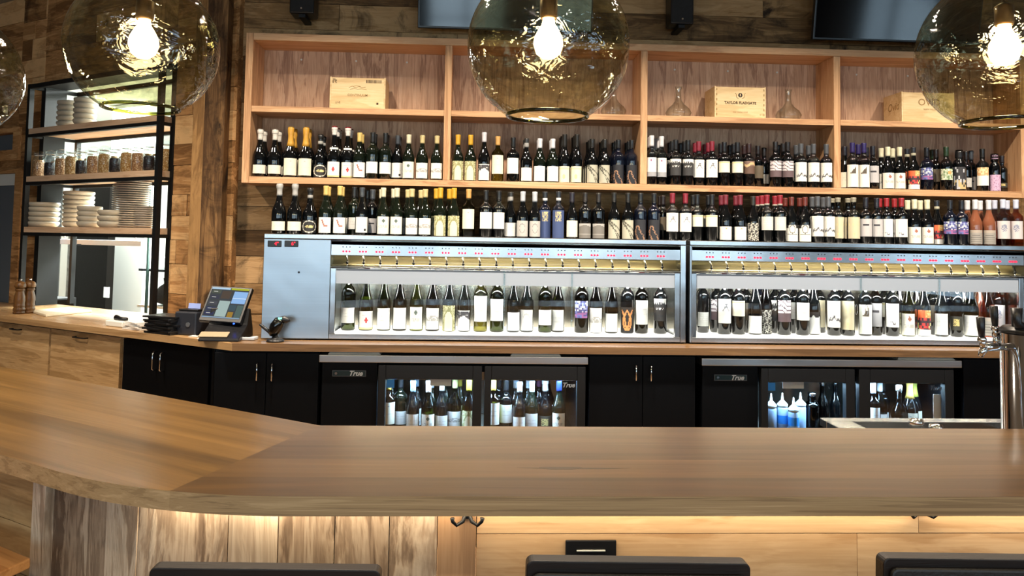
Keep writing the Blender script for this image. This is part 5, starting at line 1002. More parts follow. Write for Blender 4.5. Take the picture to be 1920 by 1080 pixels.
def fillmat(name, c1, c2, sc):
    m, nt, out = newmat(name); b = N(nt, 'ShaderNodeBsdfPrincipled'); nt.links.new(b.outputs[0], out.inputs[0]); tc = N(nt, 'ShaderNodeTexCoord'); v = N(nt, 'ShaderNodeTexVoronoi'); v.inputs['Scale'].default_value = sc; nt.links.new(tc.outputs['Object'], v.inputs['Vector'])
    r = N(nt, 'ShaderNodeValToRGB'); r.color_ramp.elements[0].color = (*lin(c2), 1); r.color_ramp.elements[1].color = (*lin(c1), 1); r.color_ramp.elements[1].position = .55; nt.links.new(v.outputs['Distance'], r.inputs[0]); nt.links.new(r.outputs[0], b.inputs['Base Color'])
    bp = N(nt, 'ShaderNodeBump'); bp.inputs['Strength'].default_value = 1; bp.inputs['Distance'].default_value = .004; bp.invert = True; nt.links.new(v.outputs['Distance'], bp.inputs['Height']); nt.links.new(bp.outputs[0], b.inputs['Normal']); return m
M['f_nuts'] = fillmat('shelled_nuts', '9a6a42', 'f6d2a4', 90); M['f_dark'] = fillmat('dark_beans', '120c10', '3a2430', 70); M['f_corn'] = fillmat('grain_mix', 'a8783c', 'f8dcae', 100)
jf = [(73, 'nuts'), (95, 'dark'), (115, 'nuts'), (134, 'corn'), (154, 'dark'), (175, 'nuts'), (196, 'corn'), (217, 'dark'), (238, 'corn'), (259, 'nuts'), (281, 'dark')]
desc = {'nuts': 'brown nuts', 'dark': 'dark beans', 'corn': 'golden grains'}; cnt = {}
for i, (px, f) in enumerate(jf):
    cnt[f] = cnt.get(f, 0)+1; tot = sum(1 for q in jf if q[1] == f)
    jar(atL(px, 300, .045)[0], .045, f, 'glass jar of %s, front row on the rack, %s from left of %d' % (desc[f], ORD[cnt[f]], tot), 'front-row jars on the rack')
for i, px in enumerate((86, 106, 127, 148, 169, 191, 213, 234, 255, 277, 297)):
    f = ('corn', 'nuts', 'dark')[i % 3]; k = (i//3)+1
    jar(atL(px, 290, -.06)[0], -.06, f, 'glass jar of %s behind the front row on the rack, %s such from left' % (desc[f], ORD[k]), 'back-row jars on the rack')
jar(atL(312, 290, -.02)[0]+.0, -.02, 'corn', 'tall jar of golden grains at the right end of the rack, by the post', 'front-row jars on the rack', 1.12)
# bowls and plates: each piece its own
bowl_m = None
def crock(kind, s_, o_, z, lab, grp, sc=1.0):
    global bowl_m
    key = (kind, sc)
    if key not in _mc:
        if kind == 'bowl': P = [(.075, 0), (.092, .003), (.105, .011), (.1125, .021), (.113, .029), (.109, .0335), (.103, .0345), (.095, .031), (.075, .024), (.04, .018), (.001, .017)]; P = [(r, h*1.24) for r, h in P]
        elif kind == 'plate': P = [(.07, 0), (.075, .002), (.115, .006), (.138, .012), (.141, .0155), (.136, .016), (.11, .010), (.07, .007), (.001, .0065)]
        else: P = [(.05, 0), (.055, .002), (.08, .006), (.098, .012), (.10, .0155), (.096, .016), (.07, .010), (.001, .0065)]
        _mc[key] = MB().lathe([(r*sc, h) for r, h in P], seg=36).mesh(kind, M['porc'] if kind == 'bowl' else M['porc2'])
    o = bpy.data.objects.new('bowl' if kind == 'bowl' else 'plate', _mc[key]); COL.objects.link(o); p = W(s_, o_, z); o.location = p; o.rotation_euler = (0, 0, random.random()*6); tag(o, lab, kind if kind == 'bowl' else 'plate', grp); return o
lev = ['lowest', 'second from the bottom', 'third from the bottom', 'fourth from the bottom', 'fifth from the bottom', 'sixth from the bottom', 'seventh from the bottom', 'topmost']
def stack(kind, px, py, o_, shelf, n, pitch, lab, grp, sc=1.0, r=.11):
    s_ = atL(px, py, o_)[0]; z = RZ[shelf]+.0005
    for k in range(n):
        L_ = ('topmost' if k == n-1 else lev[k] if k < 7 else '')
        if kind == 'bowl' or n <= 8: lb = '%s, %s, %s' % ({'bowl': 'stoneware bowl'}.get(kind, 'stoneware plate'), L_, lab)
        else: lb = 'stoneware plate in the %s' % lab
        crock(kind, s_, o_, z+k*pitch, lb, grp, sc)
stack('bowl', 81, 400, -.03, 0, 5, .037, 'wide stack at left of lower rack shelf', 'bowls stacked at the left of the lower shelf', 1.03)
stack('bowl', 147, 395, -.14, 0, 8, .0335, 'tall rear stack, lower rack shelf', 'bowls in the tall rear stack', .98)
stack('bowl', 168, 405, .035, 0, 4, .036, 'small front middle stack, lower rack shelf', 'bowls in the front middle stack', .74)
stack('bowl', 207, 405, .03, 0, 3, .040, 'low stack of three beside the plates', 'bowls beside the plates', .74)
stack('plate', 247, 385, -.10, 0, 21, .0157, 'tall rear pile of plates, lower shelf', 'plates in the tall rear pile', .92)
stack('small', 272, 400, .028, 0, 10, .0145, 'short front pile of small plates', 'small plates in the short front pile', .72)
stack('bowl', 132, 200, .0, 2, 5, .039, 'middle stack on top rack shelf', 'bowls stacked on the top shelf', .8)
stack('bowl', 160, 200, .03, 2, 5, .039, 'right stack on top rack shelf', 'bowls behind the globe lamp', .7)
stack('bowl', 103, 205, -.14, 2, 3, .039, 'rear left stack, top rack shelf', 'bowls at the rear left of the top shelf', .95)

# ================================================================== KITCHEN SEEN THROUGH THE PASS
def wq(px, py, o_): s_, z_ = atL(px, py, o_); return s_, z_
m_ = MB(); a, b = wq(104, 448, -.42), wq(264, 462, -.42); m_.wbox(a[0], b[0], -.46, -.42, b[1], a[1]); hl = m_.build('heat_lamp_bar', plain('lamp_enamel', 'f2f5ff', .35), None, .003); tag(hl, 'white heat lamp bar hanging across the pass-through', 'heat lamp')
m_ = MB(); c = wq(148, 459, -.418); m_.wbox(c[0]+.03, c[0]-.03, -.4195, -.418, c[1]-.006, c[1]+.006); m_.build('maker_plate', M['dark_steel'], hl)
for s_ in (a[0]-.1, b[0]+.1): m_ = MB(); m_.cyl(W(s_, -.44, a[1]), W(s_, -.44, RZ[0]-.07), .005, 8); m_.build('hanger', M['chrome'], hl)
a, b = wq(62, 448, -.55), wq(100, 583, -.55); m_ = MB(); m_.wbox(a[0], b[0], -.58, -.55, 1.06, 2.1); tag(m_.build('steel_panel', M['steel_top'], None, .002, ), 'tall brushed steel panel at the left of the pass-through', 'panel')
a, b = wq(60, 577, -.50), wq(135, 590, -.50); m_ = MB(); m_.wbox(a[0], b[0], -.53, -.17, 1.046, 1.058); m_.wbox(a[0], b[0], -.53, -.51, .3, 1.046); m_.wbox(a[0], b[0], -.53, -.17, 0, .3)
tag(m_.build('kitchen_counter', M['blk_metal']), 'black kitchen counter edge behind the cutting board', 'counter')
OD = -1.6
m_ = MB(); a, b = wq(97, 400, OD-.1), wq(116, 640, OD-.1); m_.wbox(a[0], b[0], OD-.2, OD-.1, 0, 2.3); tag(m_.build('dark_gap_slab', M['blk_gloss']), 'narrow black slab filling the gap at the back of the kitchen', 'cabinet')  # black slab added in place of the dark gap
m_ = MB(); a, b = wq(130, 400, OD), wq(194, 640, OD); m_.wbox(a[0], b[0], OD-.08, OD, 0.0, 2.35); t = m_.build('kitchen_door', plain('dark_door', '0e0c0a', .6, 0, .05)); tag(t, 'dark brown door standing in the bright kitchen', 'door')
a = wq(199, 548, OD+.02); m_ = MB(); m_.wbox(a[0]+.045, a[0]-.03, OD+.001, OD+.02, a[1]-.055, a[1]+.055); m_.build('lock_plate', M['chrome'], t)
m_ = MB(); a, b = wq(117, 400, OD), wq(124, 640, OD); m_.wbox(a[0], b[0], OD-.06, OD, 0, 2.35); tag(m_.build('door_jamb', M['white']), 'white jamb between the black slab and the dark door', 'door frame')
a, b = wq(203, 400, OD-.3), wq(262, 640, OD-.3); m_ = MB(); m_.wbox(a[0], b[0], OD-.4, OD-.3, 0, 3.04); tag(m_.build('partition', M['white']), 'bright white wall section right of the dark door', 'partition')
# shelf unit with a dark bag
SO = -.95; a, b = wq(264, 500, SO), wq(330, 600, SO); sv = thing('wire_shelving', W((a[0]+b[0])/2, SO, 0), 'green-posted shelving behind the right rack post in the kitchen', 'shelving')
zz1, zz2 = wq(290, 505, SO)[1], wq(290, 574, SO)[1]
for s_ in (wq(275, 550, SO)[0], b[0]): m_ = MB(); m_.cyl(W(s_, SO, 0), W(s_, SO, 2.0), .014, 10); m_.build('post', plain('green_epoxy', '12352f', .4), sv)
for z in (zz1, zz2): m_ = MB(); m_.wbox(a[0]+.03, b[0]-.02, SO-.4, SO, z-.02, z); m_.build('shelf', M['white'] if z == zz2 else M['dark_steel'], sv)
mb = MB(); c = W((a[0]+b[0])/2, SO-.18, zz2+.001); mb.lathe([(.09, 0), (.17, .03), (.18, .10), (.14, .16), (.10, .19), (.11, .235), (.05, .26), (.001, .262)], c, 18); tag(mb.build('black_bag', plain('black_cloth', '0a0a0b', .8, bump=.6)), 'slumped black cloth bundle on the white kitchen shelf', 'bag')
mb = MB(); mb.lathe([(.07, 0), (.11, .02), (.12, .09), (.09, .11)], W((a[0]+b[0])/2, SO-.15, zz1+.001), 16); tag(mb.build('glass_tub', M['jar']), 'clear tub on the upper kitchen shelf', 'tub')

# ================================================================== ON THE COUNTERS
def mill(px, py, lab, tall=1.0):
    p = atZ(px, py, CZ1); m_ = MB(); k = 1.0*tall; m_.col = (.5, px*.01, 0)
    t = thing('pepper_mill', p, lab, 'pepper mill', 'wooden pepper mills')
    m_.lathe([(.036, 0), (.038, .012), (.033, .018), (.038, .024), (.038, .038), (.033, .044), (.037, .050), (.035, .062), (.034, .075), (.037, .09), (.034, .12), (.026, .150), (.027, .158), (.033, .164), (.029, .170), (.026, .176)], p, 20); m_.build('body', M['mill'], t)
    m_ = MB(); m_.col = (.6, px*.02, 0); m_.lathe([(.026, .1765), (.036, .182), (.037, .196), (.031, .212), (.016, .222), (.008, .2225)], p, 20); m_.build('head', M['mill'], t)
    m_ = MB(); m_.lathe([(.006, .223), (.009, .230), (.008, .238), (.001, .240)], p, 12); m_.build('finial', M['chrome'], t)
mill(35.5, 588.5, 'turned wooden pepper mill nearest the left edge'); mill(54, 587, 'turned wooden pepper mill beside the cutting board')
q = [atZ(*c, CZ1) for c in ((58, 586), (86, 594.5), (172, 585.5), (130, 579.5))]; q = [(p.x, p.y) for p in q]; q = q if signed(q) > 0 else q[::-1]
m_ = MB(); m_.prism(q, CZ1+.0005, CZ1+.016); tag(m_.build('cutting_board', M['board'], None, .003), 'pale cutting board lying under the pass-through', 'cutting board')
def onz(px, py): return atZ(px, py, CZ1)
# tray with black bundle, folded papers, stack of menus
p = onz(211, 613); e1 = WD; e2 = V((-WN.x, -WN.y, 0)); t = thing('napkin_tray', p+e2*.06+V((0, 0, .0005)), 'small white tray holding black bundles near the counter bend', 'tray')
m_ = MB(); m_.obox(p+e2*.06+V((0, 0, .018)), e1*.085, e2*.055, V((0, 0, .0172))); m_.build('tray', M['white'], t, .006)
m_ = MB(); m_.tube([p+e2*.05-e1*.06+V((0, 0, .046)), p+e2*.05+V((0, 0, .044)), p+e2*.05+e1*.045+V((0, 0, .05))], [.011, .014, .018], 10); m_.build('bundle', M['blk_plastic'], t)
p = onz(240, 619)
for k in range(6): m_ = MB(); a = .15*(k % 3)-.1; x = (e1*math.cos(a)+e2*math.sin(a)); y = (e2*math.cos(a)-e1*math.sin(a)); m_.obox(p+e2*.07+V((0, 0, .0045+k*.0075)), x*.075, y*.055, V((0, 0, .0030))); o = m_.build('folded_papers', M['paper'], None); tag(o, 'white folded papers between the tray and the black menus, %s' % ('lowest of six' if k == 0 else 'topmost of six' if k == 5 else lev[k]), 'papers', 'folded papers on the counter')
p = onz(289, 627); 
for k in range(9):
    m_ = MB(); a = [.0, .12, -.1, .05, -.15, .1, -.05, .15, -.2][k]; x = (e1*math.cos(a)+e2*math.sin(a)); y = (e2*math.cos(a)-e1*math.sin(a)); m_.obox(p+e2*.10+V((.01*math.sin(k*2), 0, .0058+k*.0112)), x*.118, y*.085, V((0, 0, .0050))); o = m_.build('menu_folder', M['blk_plastic'], None, .0015)
    tag(o, 'black menu folder left of the receipt printer, %s' % ('lowest of the pile' if k == 0 else 'topmost of the pile' if k == 8 else (lev[k] if k < 7 else 'just under the topmost')), 'menu', 'black menu folders piled on the counter')
# receipt printer
p = onz(345, 629); t = thing('receipt_printer', p+V((0, .09, 0)), 'dark blue-black receipt printer left of the till screen', 'printer'); cx = V((math.cos(-.35), math.sin(-.35), 0)); cy = V((-cx.y, cx.x, 0)); c = p+cy*.085
m_ = MB(); m_.obox(c+V((0, 0, .0655)), cx*.072, cy*.08, V((0, 0, .065))); m_.build('body', plain('printer_shell', '22262f', .45), t, .008)
m_ = MB(); m_.obox(c+V((0, 0, .137)), cx*.064, cy*.06, V((0, 0, .0055))); m_.build('cover', M['blk_plastic'], t, .003)
m_ = MB(); m_.cyl(c-cy*.0802+cx*.02+V((0, 0, .06)), c-cy*.084+cx*.02+V((0, 0, .06)), .013, 16); m_.build('button', M['grey_plastic'], t)
m_ = MB(); m_.obox(c-cx*.005+V((0, 0, .157)), cx*.04, cy*.002, V((0, .004, .014))); m_.build('printed_receipt', plain('blue_white_slip', '8a9cd6', .6), t)
# till: a tilted touch screen on a wedge base
TY = 4.36
pts = [atY(399, 538, TY+.16), atY(474, 537, TY+.12), atY(449, 609, TY+.0), atY(369, 597, TY+.06)]
TLc, TRc, BRc, BLc = pts
ctr_ = (TLc+TRc+BRc+BLc)/4; ux = ((TRc-TLc)+(BRc-BLc)).normalized(); uz = ((TLc-BLc)+(TRc-BRc)); uz = (uz-ux*uz.dot(ux)).normalized(); nn = ux.cross(uz)
wS = ((TRc-TLc).length+(BRc-BLc).length)/4; hS = ((TLc-BLc).length+(TRc-BRc).length)/4
bp_ = onz(430, 636)
t = thing('till', V((bp_.x, bp_.y+.1, CZ1)), 'black touch-screen till tilted back on a wedge base', 'till')
m_ = MB(); m_.obox(ctr_-nn*.014, ux*wS, uz*hS, nn*.0135); sc_ = m_.build('screen_housing', M['blk_plastic'], t, .004)
def scr(mb, u0, u1, v0, v1, c, lift=.001):
    mb.col = lin(c); P = lambda u, v: ctr_+ux*(wS*(2*u-1))+uz*(hS*(2*v-1)); b = len(mb.v)
    mb.v += [P(u0, v0)+nn*lift, P(u1, v0)+nn*lift, P(u1, v1)+nn*lift, P(u0, v1)+nn*lift]; mb._f((b, b+1, b+2, b+3))
def attr_emit(name, st):
    m, nt, out = newmat(name); e = N(nt, 'ShaderNodeEmission'); e.inputs[1].default_value = st; a = N(nt, 'ShaderNodeAttribute', attribute_name='var'); nt.links.new(a.outputs['Color'], e.inputs[0]); nt.links.new(e.outputs[0], out.inputs[0]); return m
m_ = MB(); scr(m_, .05, .95, .10, .95, '3c3e40', .0006); scr(m_, .05, .50, .90, .95, '9fb8cc', .0012); scr(m_, .52, .95, .90, .95, '9aa02c', .0012); scr(m_, .05, .95, .10, .13, '7d92a6', .0012)
for k, v in enumerate((.78, .62, .46, .30, .17)): scr(m_, .08, .30, v, v+.10, ['4a4d44', '3a3a44', '45454a', '32364a', '30324a'][k], .0012); scr(m_, .12, .22, v+.045, v+.06, 'b8b8b0', .0016)
scr(m_, .33, .55, .64, .86, '4a4038', .0012); scr(m_, .34, .60, .14, .58, '8fa09c', .0012); scr(m_, .62, .95, .52, .86, '7fa2cc', .0012); scr(m_, .62, .95, .66, .67, 'dfe8f4', .0016); scr(m_, .63, .76, .13, .28, '8a6c30', .0012); scr(m_, .80, .95, .13, .48, '4a5a56', .0012); scr(m_, .62, .78, .32, .48, '3c4a50', .0012)
m_.build('display', attr_emit('till_screen', .9), sc_)
lw = ctr_-uz*(hS-.008)+ux*.0; 
m_ = MB(); q0 = ctr_-uz*hS*.25-nn*.03; yb = TY+.22; bx = ctr_.x
prof_ = [(0, TY-.115, CZ1+.001), (0, TY+.16, CZ1+.001), (0, TY+.15, CZ1+.05), (0, TY+.10, CZ1+.155), (0, TY+.075, CZ1+.16), (0, TY+.045, CZ1+.075), (0, TY-.02, CZ1+.045), (0, TY-.115, CZ1+.014)]
m_.extr([V((bx-.075, p[1], p[2])) for p in prof_], (.21, 0, 0)); m_.build('wedge_base', M['blk_plastic'], t, .004)
m_ = MB(); m_.obox(V((bx-.005, TY-.075, CZ1+.033)), V((.075, 0, .0)), V((0, .026, .010)), V((0, -.0012, .003))); m_.build('wrist_ledge', plain('tan_panel', '94836a', .5), t, .002)
m_ = MB(); c = atY(438, 607, TY-.02); m_.cyl(c+V((0, .008, 0)), c+V((0, -.001, 0)), .004, 12); m_.build('status_light', M['blue_led'], t)
# small device, paper slips and the handheld scanner on its cradle
p = onz(455, 639); t = tag(MB().obox(p+V((0, .045, .009)), V((.06, -.004, 0)), V((.004, .032, 0)), V((0, 0, .008))).build('card_reader', plain('reader_shell', 'b9bcc0', .35), None, .004), 'flat pale card reader lying right of the till base', 'card reader'); m_ = MB(); m_.obox(p+V((0, .045, .018)), V((.035, -.002, 0)), V((.002, .02, 0)), V((0, 0, .0008))); m_.build('screen', M['blk_gloss'], t)
for k, (px, py, w_) in enumerate(((368, 632.5, .045), (386, 637, .05))): p = onz(px, py); m_ = MB(); m_.obox(p+V((0, .03, .0025)), V((w_, -.012, 0)), V((.004, .022, 0)), V((0, 0, .0018))); tag(m_.build('paper_slip', M['paper']), ['cream paper slip left of the till base, the farther one', 'cream paper slip before the till base, the nearer one'][k], 'paper')
YS = 4.30; p = onz(516, 638.5); p.y = max(p.y, YC+.04); bs = V((atY(516, 637, 4.27).x, 4.27, CZ1)); t = thing('barcode_scanner', bs, 'black handheld scanner with green light, standing in its cradle', 'scanner')
m_ = MB(); m_.lathe([(.045, .0005), (.047, .006), (.040, .013), (.02, .018), (.014, .035)], bs, 24); m_.build('cradle_base', M['blk_plastic'], t)
f_ = lambda px, py, y=4.27: atY(px, py, y)
m_ = MB(); m_.tube([f_(512, 630), f_(513, 622), f_(518, 612), f_(524, 603), f_(530, 599.5)], [.018, .030, .034, .031, .020], 16); m_.build('scanner_body', M['blk_gloss'], t)
m_ = MB(); m_.tube([f_(524, 601), f_(533, 598.5), f_(540, 602), f_(541, 604)], [.018, .020, .016, .010], 12); m_.build('scanner_head', M['blk_plastic'], t)
m_ = MB(); m_.tube([f_(510, 628), f_(502, 620), f_(492, 612), f_(487, 608)], [.008, .009, .009, .006], 10); m_.build('handle', M['blk_plastic'], t)
m_ = MB(); c = f_(525, 598, 4.255); m_.cyl(c, c+V((0, .0, .007)), .010, 12); m_.build('signal_light', M['green_led'], t)

# ================================================================== CRATES AND DECANTERS ON THE SHELF
ink = plain('branded_ink', '4a3418', .7); ink2 = plain('faded_ink', '9c7c4e', .7)
def crate(px0, px1, pyt, pyb, depth, lab, Y=SY+.012):
    a = atY(px0, pyb, Y).x; b = atY(px1, pyb, Y).x; h = atY((px0+px1)/2, pyt, Y).z-zm1; z = zm1+.0005
    t = thing('wine_crate', V(((a+b)/2, Y+depth/2, z)), lab, 'crate'); th = .009
    m_ = MB(); m_.col = (.6, .1, 0); m_.box(a+th, b-th, Y, Y+th, z, z+h-.004); fr_ = m_.build('front_board', M['crate'], t, .0008)
    for x in (a, b-th): m_ = MB(); m_.col = (.45, x, 0); m_.box(x, x+th-.0002, Y+.0005, Y+depth, z, z+h); m_.build('side_board', M['crate'], t, .0008)
    m_ = MB(); m_.col = (.5, .4, 0); m_.box(a+th, b-th, Y+depth-th, Y+depth, z, z+h-.004); m_.build('back_board', M['crate'], t)
    m_ = MB(); m_.col = (.5, .8, 0); m_.box(a+th, b-th, Y+th, Y+depth-th, z, z+th); m_.box(a+th, b-th, Y+th, Y+depth-th, z+h-.012, z+h-.005); m_.build('lid_and_base', M['crate'], t)
    return t, fr_, a, b, z, h, Y
t, f, a, b, z, h, Y = crate(617.5, 722, 145, 200, .20, 'pale pine wine crate with barcode in the first bay, top row'); w = b-a; y = Y-.0006
m_ = MB()
xx = a+w*.65
rnd = random.Random(5)
while xx < a+w*.93: bw = rnd.choice((.0015, .003, .005)); m_.box(xx, xx+bw, y, y+.0005, z+h*.82, z+h*.92); xx += bw+rnd.choice((.0015, .0025))
m_.build('barcode', ink, f); m_ = MB()
for i in range(6):
    for j in range(5):
        if rnd.random() > .25: m_.box(a+w*.045+i*.0045, a+w*.045+i*.0045+.0035, y, y+.0005, z+h*.80+j*.0055, z+h*.80+j*.0055+.0043)
m_.build('stamp_block', ink, f)
m_ = MB()
for (pp, rr) in (([(.34, .66), (.40, .71), (.45, .665), (.52, .70), (.58, .675), (.64, .69)], .0012), ([(.36, .60), (.44, .645), (.5, .61), (.57, .63), (.66, .605)], .001), ([(.42, .70), (.48, .74), (.55, .70)], .0009)): m_.tube([(a+w*u, y+.0003, z+h*v) for u, v in pp], rr, 6)
m_.build('hill_emblem', ink2, f); text('CONTINUUM', 'crate_lettering', ink2, f, (a+w*.5, y, z+h*.42), .020, bold=.0003); text('LIVE', 'corner_lettering', ink, f, (a+w*.15, y, z+h*.17), .017)
m_ = MB(); m_.lathe([(.001, 0), (.009, 0), (.009, .0006)], (a+w*.86, y+.0006, z+h*.16), 4, (0, -1, 0)); m_.build('diamond_mark', ink, f)
t, f, a, b, z, h, Y = crate(1340, 1436, 162.5, 217, .21, 'golden pine crate lettered TAYLOR FLADGATE in the third bay, between decanters'); w = b-a; y = Y-.0006
text('TAYLOR FLADGATE', 'crate_lettering', ink, f, (a+w*.5, y, z+h*.47), .0225, bold=.0007); text('FINE TAWNY PORT', 'small_lettering', ink2, f, (a+w*.5, y, z+h*.17), .011); text('N°2', 'corner_lettering', ink2, f, (a+w*.91, y, z+h*.10), .012)
m_ = MB(); m_.lathe([(.001, 0), (.0135, 0), (.0135, .0006)], (a+w*.5, y+.0003, z+h*.72), 24, (0, -1, 0)); m_.build('oval_crest', plain('crest_ink', '20140c', .7), f)
m_ = MB()
for s_ in (-1, 1): m_.tube([(a+w*.5+s_*.012, y, z+h*.61), (a+w*.5+s_*.026, y, z+h*.66), (a+w*.5+s_*.025, y, z+h*.74), (a+w*.5+s_*.032, y, z+h*.79)], .0016, 6)
m_.build('crest_scroll', ink2, f); text('5', 'crest_figure', M['crate'], f, (a+w*.5, y-.001, z+h*.72), .02, bold=.0005)
m_ = MB()
for k in range(6):
    for x in (a+.0095, b-.0095-.006): m_.box(x, x+.006, y, y+.0005, z+.012+k*h*.16, z+.012+k*h*.16+h*.07)
m_.build('finger_joint', ink2, f)
t, f, a, b, z, h, Y = crate(1691, 1790, 173, 222, .22, 'pale crate marked with a large O in the fourth bay, behind the lamp'); w = b-a; y = Y-.0006
text('OVID', 'crate_lettering', ink2, f, (a+w*.52, y, z+h*.65), .06, bold=.0004); text('NAPA VALLEY', 'small_lettering', ink2, f, (a+w*.54, y, z+h*.42), .014)
text('Ovid', 'side_lettering', ink2, t, (a-.0004, Y+.10, z+h*.55), .07, (0, -1, 0), shear=.2)
dg = M['clear']
for px, lab, n in ((1150, 'glass decanter in second bay, half hidden by the lamp', 0), (1272, 'glass decanter left of the crate in third bay', 1), (1478, 'glass decanter right of the crate in third bay', 2)):
    Y = SY+.11; p = V((atY(px, 200, Y).x, Y, zm1+.0005)); P = [(.02, .012), (.05, .002), (.072, .010), (.083, .035), (.070, .062), (.040, .088), (.021, .115), (.0165, .15), (.0175, .18), (.024, .205)]
    o = MB().lathe(P, p, 28, close=False); o.sm = True; o.lathe([(.022, .205), (.0155, .18), (.0145, .15), (.019, .115), (.037, .088), (.067, .062), (.080, .035), (.069, .013), (.001, .012)], p, 28, close=False)
    o = o.build('decanter', dg, None, origin=p); tag(o, lab, 'decanter', 'decanters on the top shelf row')

# ================================================================== SPEAKERS AND SCREENS ABOVE THE SHELF
def speaker(px0, px1, pyb, lab, Y=4.88):
    a, b, z = atY(px0, pyb, Y).x, atY(px1, pyb, Y).x, atY(px0, pyb, Y).z; t = thing('wall_speaker', V(((a+b)/2, Y, z)), lab, 'speaker', 'black wall speakers')
    m_ = MB(); m_.box(a, b, Y, Y+.15, z, z+.27); m_.build('cabinet', M['blk_plastic'], t, .01); m_ = MB(); m_.box(a+.008, b-.008, Y-.006, Y-.0005, z+.008, z+.262); m_.build('grille', plain('speaker_cloth', '0d0e10', .8), t, .003)
    m_ = MB(); m_.cyl(((a+b)/2, Y-.006, z+.03), ((a+b)/2, Y-.008, z+.03), .006, 14); m_.build('badge', M['chrome'], t); m_ = MB(); m_.box((a+b)/2-.02, (a+b)/2+.02, Y+.02, 5.088, z-.02, z-.0005); m_.build('bracket', M['blk_metal'], t)
speaker(542, 588, 24, 'small black wall speaker above the first shelf bay'); speaker(1258, 1301, 44, 'small black wall speaker above the third shelf bay')
def tv(px, py, right, lab, edge=None):
    Y = 4.90; c = atY(px, py, Y); w, h = 1.10, .62; x0 = c.x if right else c.x-w; t = thing('television', V((x0+w/2, Y+.05, c.z)), lab, 'television', 'dark wall televisions')
    k = .19; up_ = V((0, -math.sin(k), math.cos(k))); dn = V((0, math.cos(k), math.sin(k))); m_ = MB(); cc = V((x0+w/2, Y, c.z))+up_*(h/2)
    m_.obox(cc+dn*.02, V((w/2, 0, 0)), dn*.018, up_*(h/2)); m_.build('bezel', M['blk_plastic'], t, .004); m_ = MB(); m_.obox(cc-dn*.0005, V((w/2-.012, 0, 0)), dn*.002, up_*(h/2-.014)); m_.build('screen', M['blk_gloss'], t)
    m_ = MB(); m_.obox(V((cc.x, (cc.y+5.08)/2+.03, cc.z)), V((.1, 0, 0)), V((0, .05, 0)), V((0, 0, .1))); m_.build('wall_mount', M['blk_metal'], t)
tv(783, 52, True, 'dark television above the second shelf bay, behind the middle lamp'); tv(1524, 74, True, 'dark television at the top right above the fourth shelf bay')

# ================================================================== SINK AND BEER TAPS BEHIND THE BAR
SZ = .93; sk = thing('bar_sink', V((1.8, 2.8, 0)), 'stainless steel bar sink unit just behind the bar top at the right', 'sink')
p = atZ(1537, 783, SZ); yb_ = p.y; x0 = p.x
m_ = MB(); m_.box(x0, 2.6, 2.42, 2.62, SZ-.03, SZ); m_.box(x0, 2.6, yb_-.06, yb_, SZ-.03, SZ); m_.box(x0, x0+.10, 2.62, yb_-.06, SZ-.03, SZ); m_.box(2.05, 2.15, 2.62, yb_-.06, SZ-.03, SZ); m_.build('rim', M['steel'], sk, .003)
m_ = MB(); m_.box(x0+.10, 2.05, 2.62, yb_-.06, SZ-.22, SZ-.215); m_.box(x0+.10, 2.05, yb_-.062, yb_-.06, SZ-.215, SZ-.03); m_.box(x0+.10, 2.05, 2.62, 2.622, SZ-.215, SZ-.03); m_.box(2.15, 2.6, 2.62, yb_-.06, SZ-.05, SZ-.045); m_.build('basin', M['steel'], sk)
m_ = MB(); m_.box(x0+.01, 2.59, 2.43, yb_-.01, .1, SZ-.225); m_.build('under_cabinet', M['dark_steel'], sk)
for x in (x0+.03, 2.57):
    for y in (2.45, yb_-.04): m_ = MB(); m_.cyl((x, y, 0), (x, y, .1), .02, 10); m_.build('leg', M['chrome'], sk)
for i, (px, py, lab) in enumerate(((1718, 784, 'small chrome-topped shaker on the sink edge, the left of two'), (1755, 794, 'small chrome-topped shaker on the sink edge, the right of two'))):
    Y = 2.50; c = atY(px, py, Y); t = thing('shaker', V((c.x, Y, SZ+.0005)), lab, 'shaker', 'shakers by the sink'); hh = c.z-SZ
    m_ = MB(); m_.lathe([(.022, .0005), (.024, .01), (.022, hh-.024), (.020, hh-.02)], (c.x, Y, SZ), 18); m_.build('body', M['clear'], t); m_ = MB(); m_.lathe([(.022, hh-.02), (.023, hh-.012), (.019, hh-.003), (.001, hh)], (c.x, Y, SZ), 18); m_.build('cap', M['chrome'], t)
TYY = 2.50; R = .085; xl_ = atY(1885, 700, TYY).x; cx_ = xl_+R; ztop = atY(1900, 624, TYY).z
t = thing('beer_tower', V((cx_, TYY, SZ)), 'polished chrome beer tower with black-handled taps at the right edge', 'beer tap')
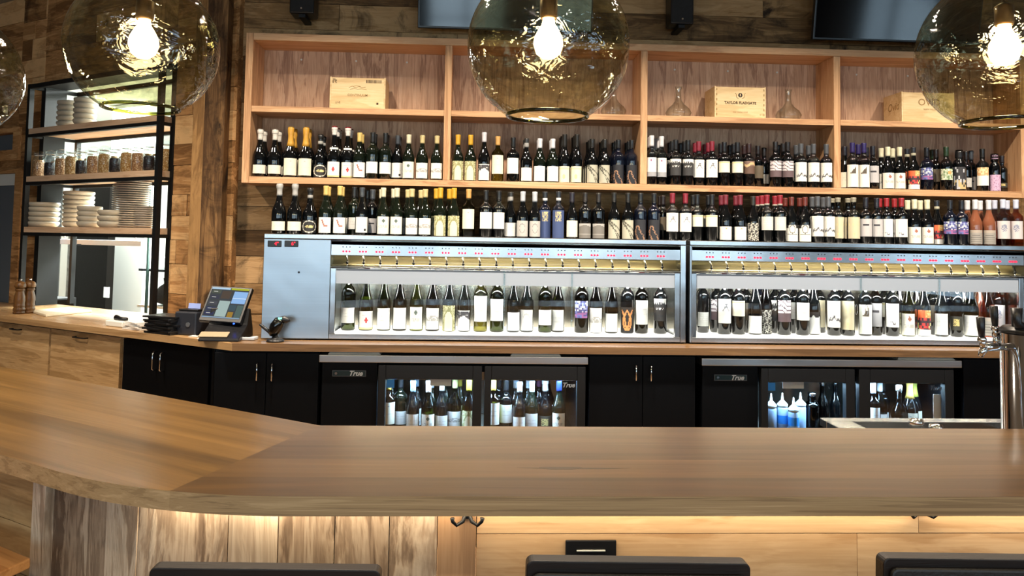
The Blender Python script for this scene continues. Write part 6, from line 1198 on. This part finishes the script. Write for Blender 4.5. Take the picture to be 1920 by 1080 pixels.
m_ = MB(); m_.lathe([(R+.02, .0005), (R+.02, .012), (R, .016), (R, ztop-SZ-.004), (R-.004, ztop-SZ)], (cx_, TYY, SZ), 40); m_.build('column', M['chrome'], t)
m_ = MB(); m_.lathe([(R+.002, 0), (R+.003, .01), (R*.9, .02), (.001, .022)], (cx_, TYY, ztop+.0005), 32); m_.build('column_cap', M['blk_plastic'], t)
def tap(pf_, ph0, ph1, ps, y):
    f0 = atY(*pf_, y); s_ = V((cx_-R*.7, TYY+.02*(1 if y > TYY else -1), f0.z)); m_ = MB()
    m_.tube([s_, f0+V((.01, 0, .002)), f0], [.012, .013, .012], 12); e = atY(*ps, y); m_.tube([f0+V((.004, 0, .0)), f0+(e-f0)*.45+V((-.002, 0, 0)), e], [.012, .0105, .007], 12); fc = m_.build('faucet', M['chrome'], t)
    h0, h1 = atY(*ph0, y), atY(*ph1, y); m_ = MB(); m_.tube([f0+V((-.004, 0, 0)), h0], [.010, .009], 12); m_.lathe([(.011, -.012), (.015, -.004), (.011, .004)], h0, 14); m_.build('collar', M['chrome'], fc)
    m_ = MB(); m_.tube([h0, h0+(h1-h0)*.5, h0+(h1-h0)*.97, h1], [.0085, .0115, .0125, .009], 14); m_.build('tap_handle', M['blk_plastic'], fc)
tap((1846, 652), (1841, 634), (1838, 594), (1838, 669), 2.44); tap((1868, 632), (1866, 613), (1863, 573), (1868, 648), 2.56)
m_ = MB(); c = atY(1906, 607, 2.46); m_.tube([V((cx_-.02, 2.46, ztop+.01)), c, c+V((0, .0, .05))], [.012, .016, .018], 12); m_.build('front_tap_handle', M['blk_plastic'], t)

# ================================================================== OUTPUT LOOK
SC.view_settings.view_transform = 'Standard'; SC.view_settings.look = 'None'; SC.view_settings.gamma = 1.0; SC.view_settings.exposure = EXPO if 'EXPO' in globals() else .6
SC.view_settings.use_curve_mapping = False
cy = SC.cycles; cy.max_bounces = 10; cy.diffuse_bounces = 4; cy.glossy_bounces = 5; cy.transmission_bounces = 6; cy.transparent_max_bounces = 24
cy.sample_clamp_indirect = 5; cy.sample_clamp_direct = 0; cy.caustics_reflective = False; cy.caustics_refractive = False; cy.use_denoising = True
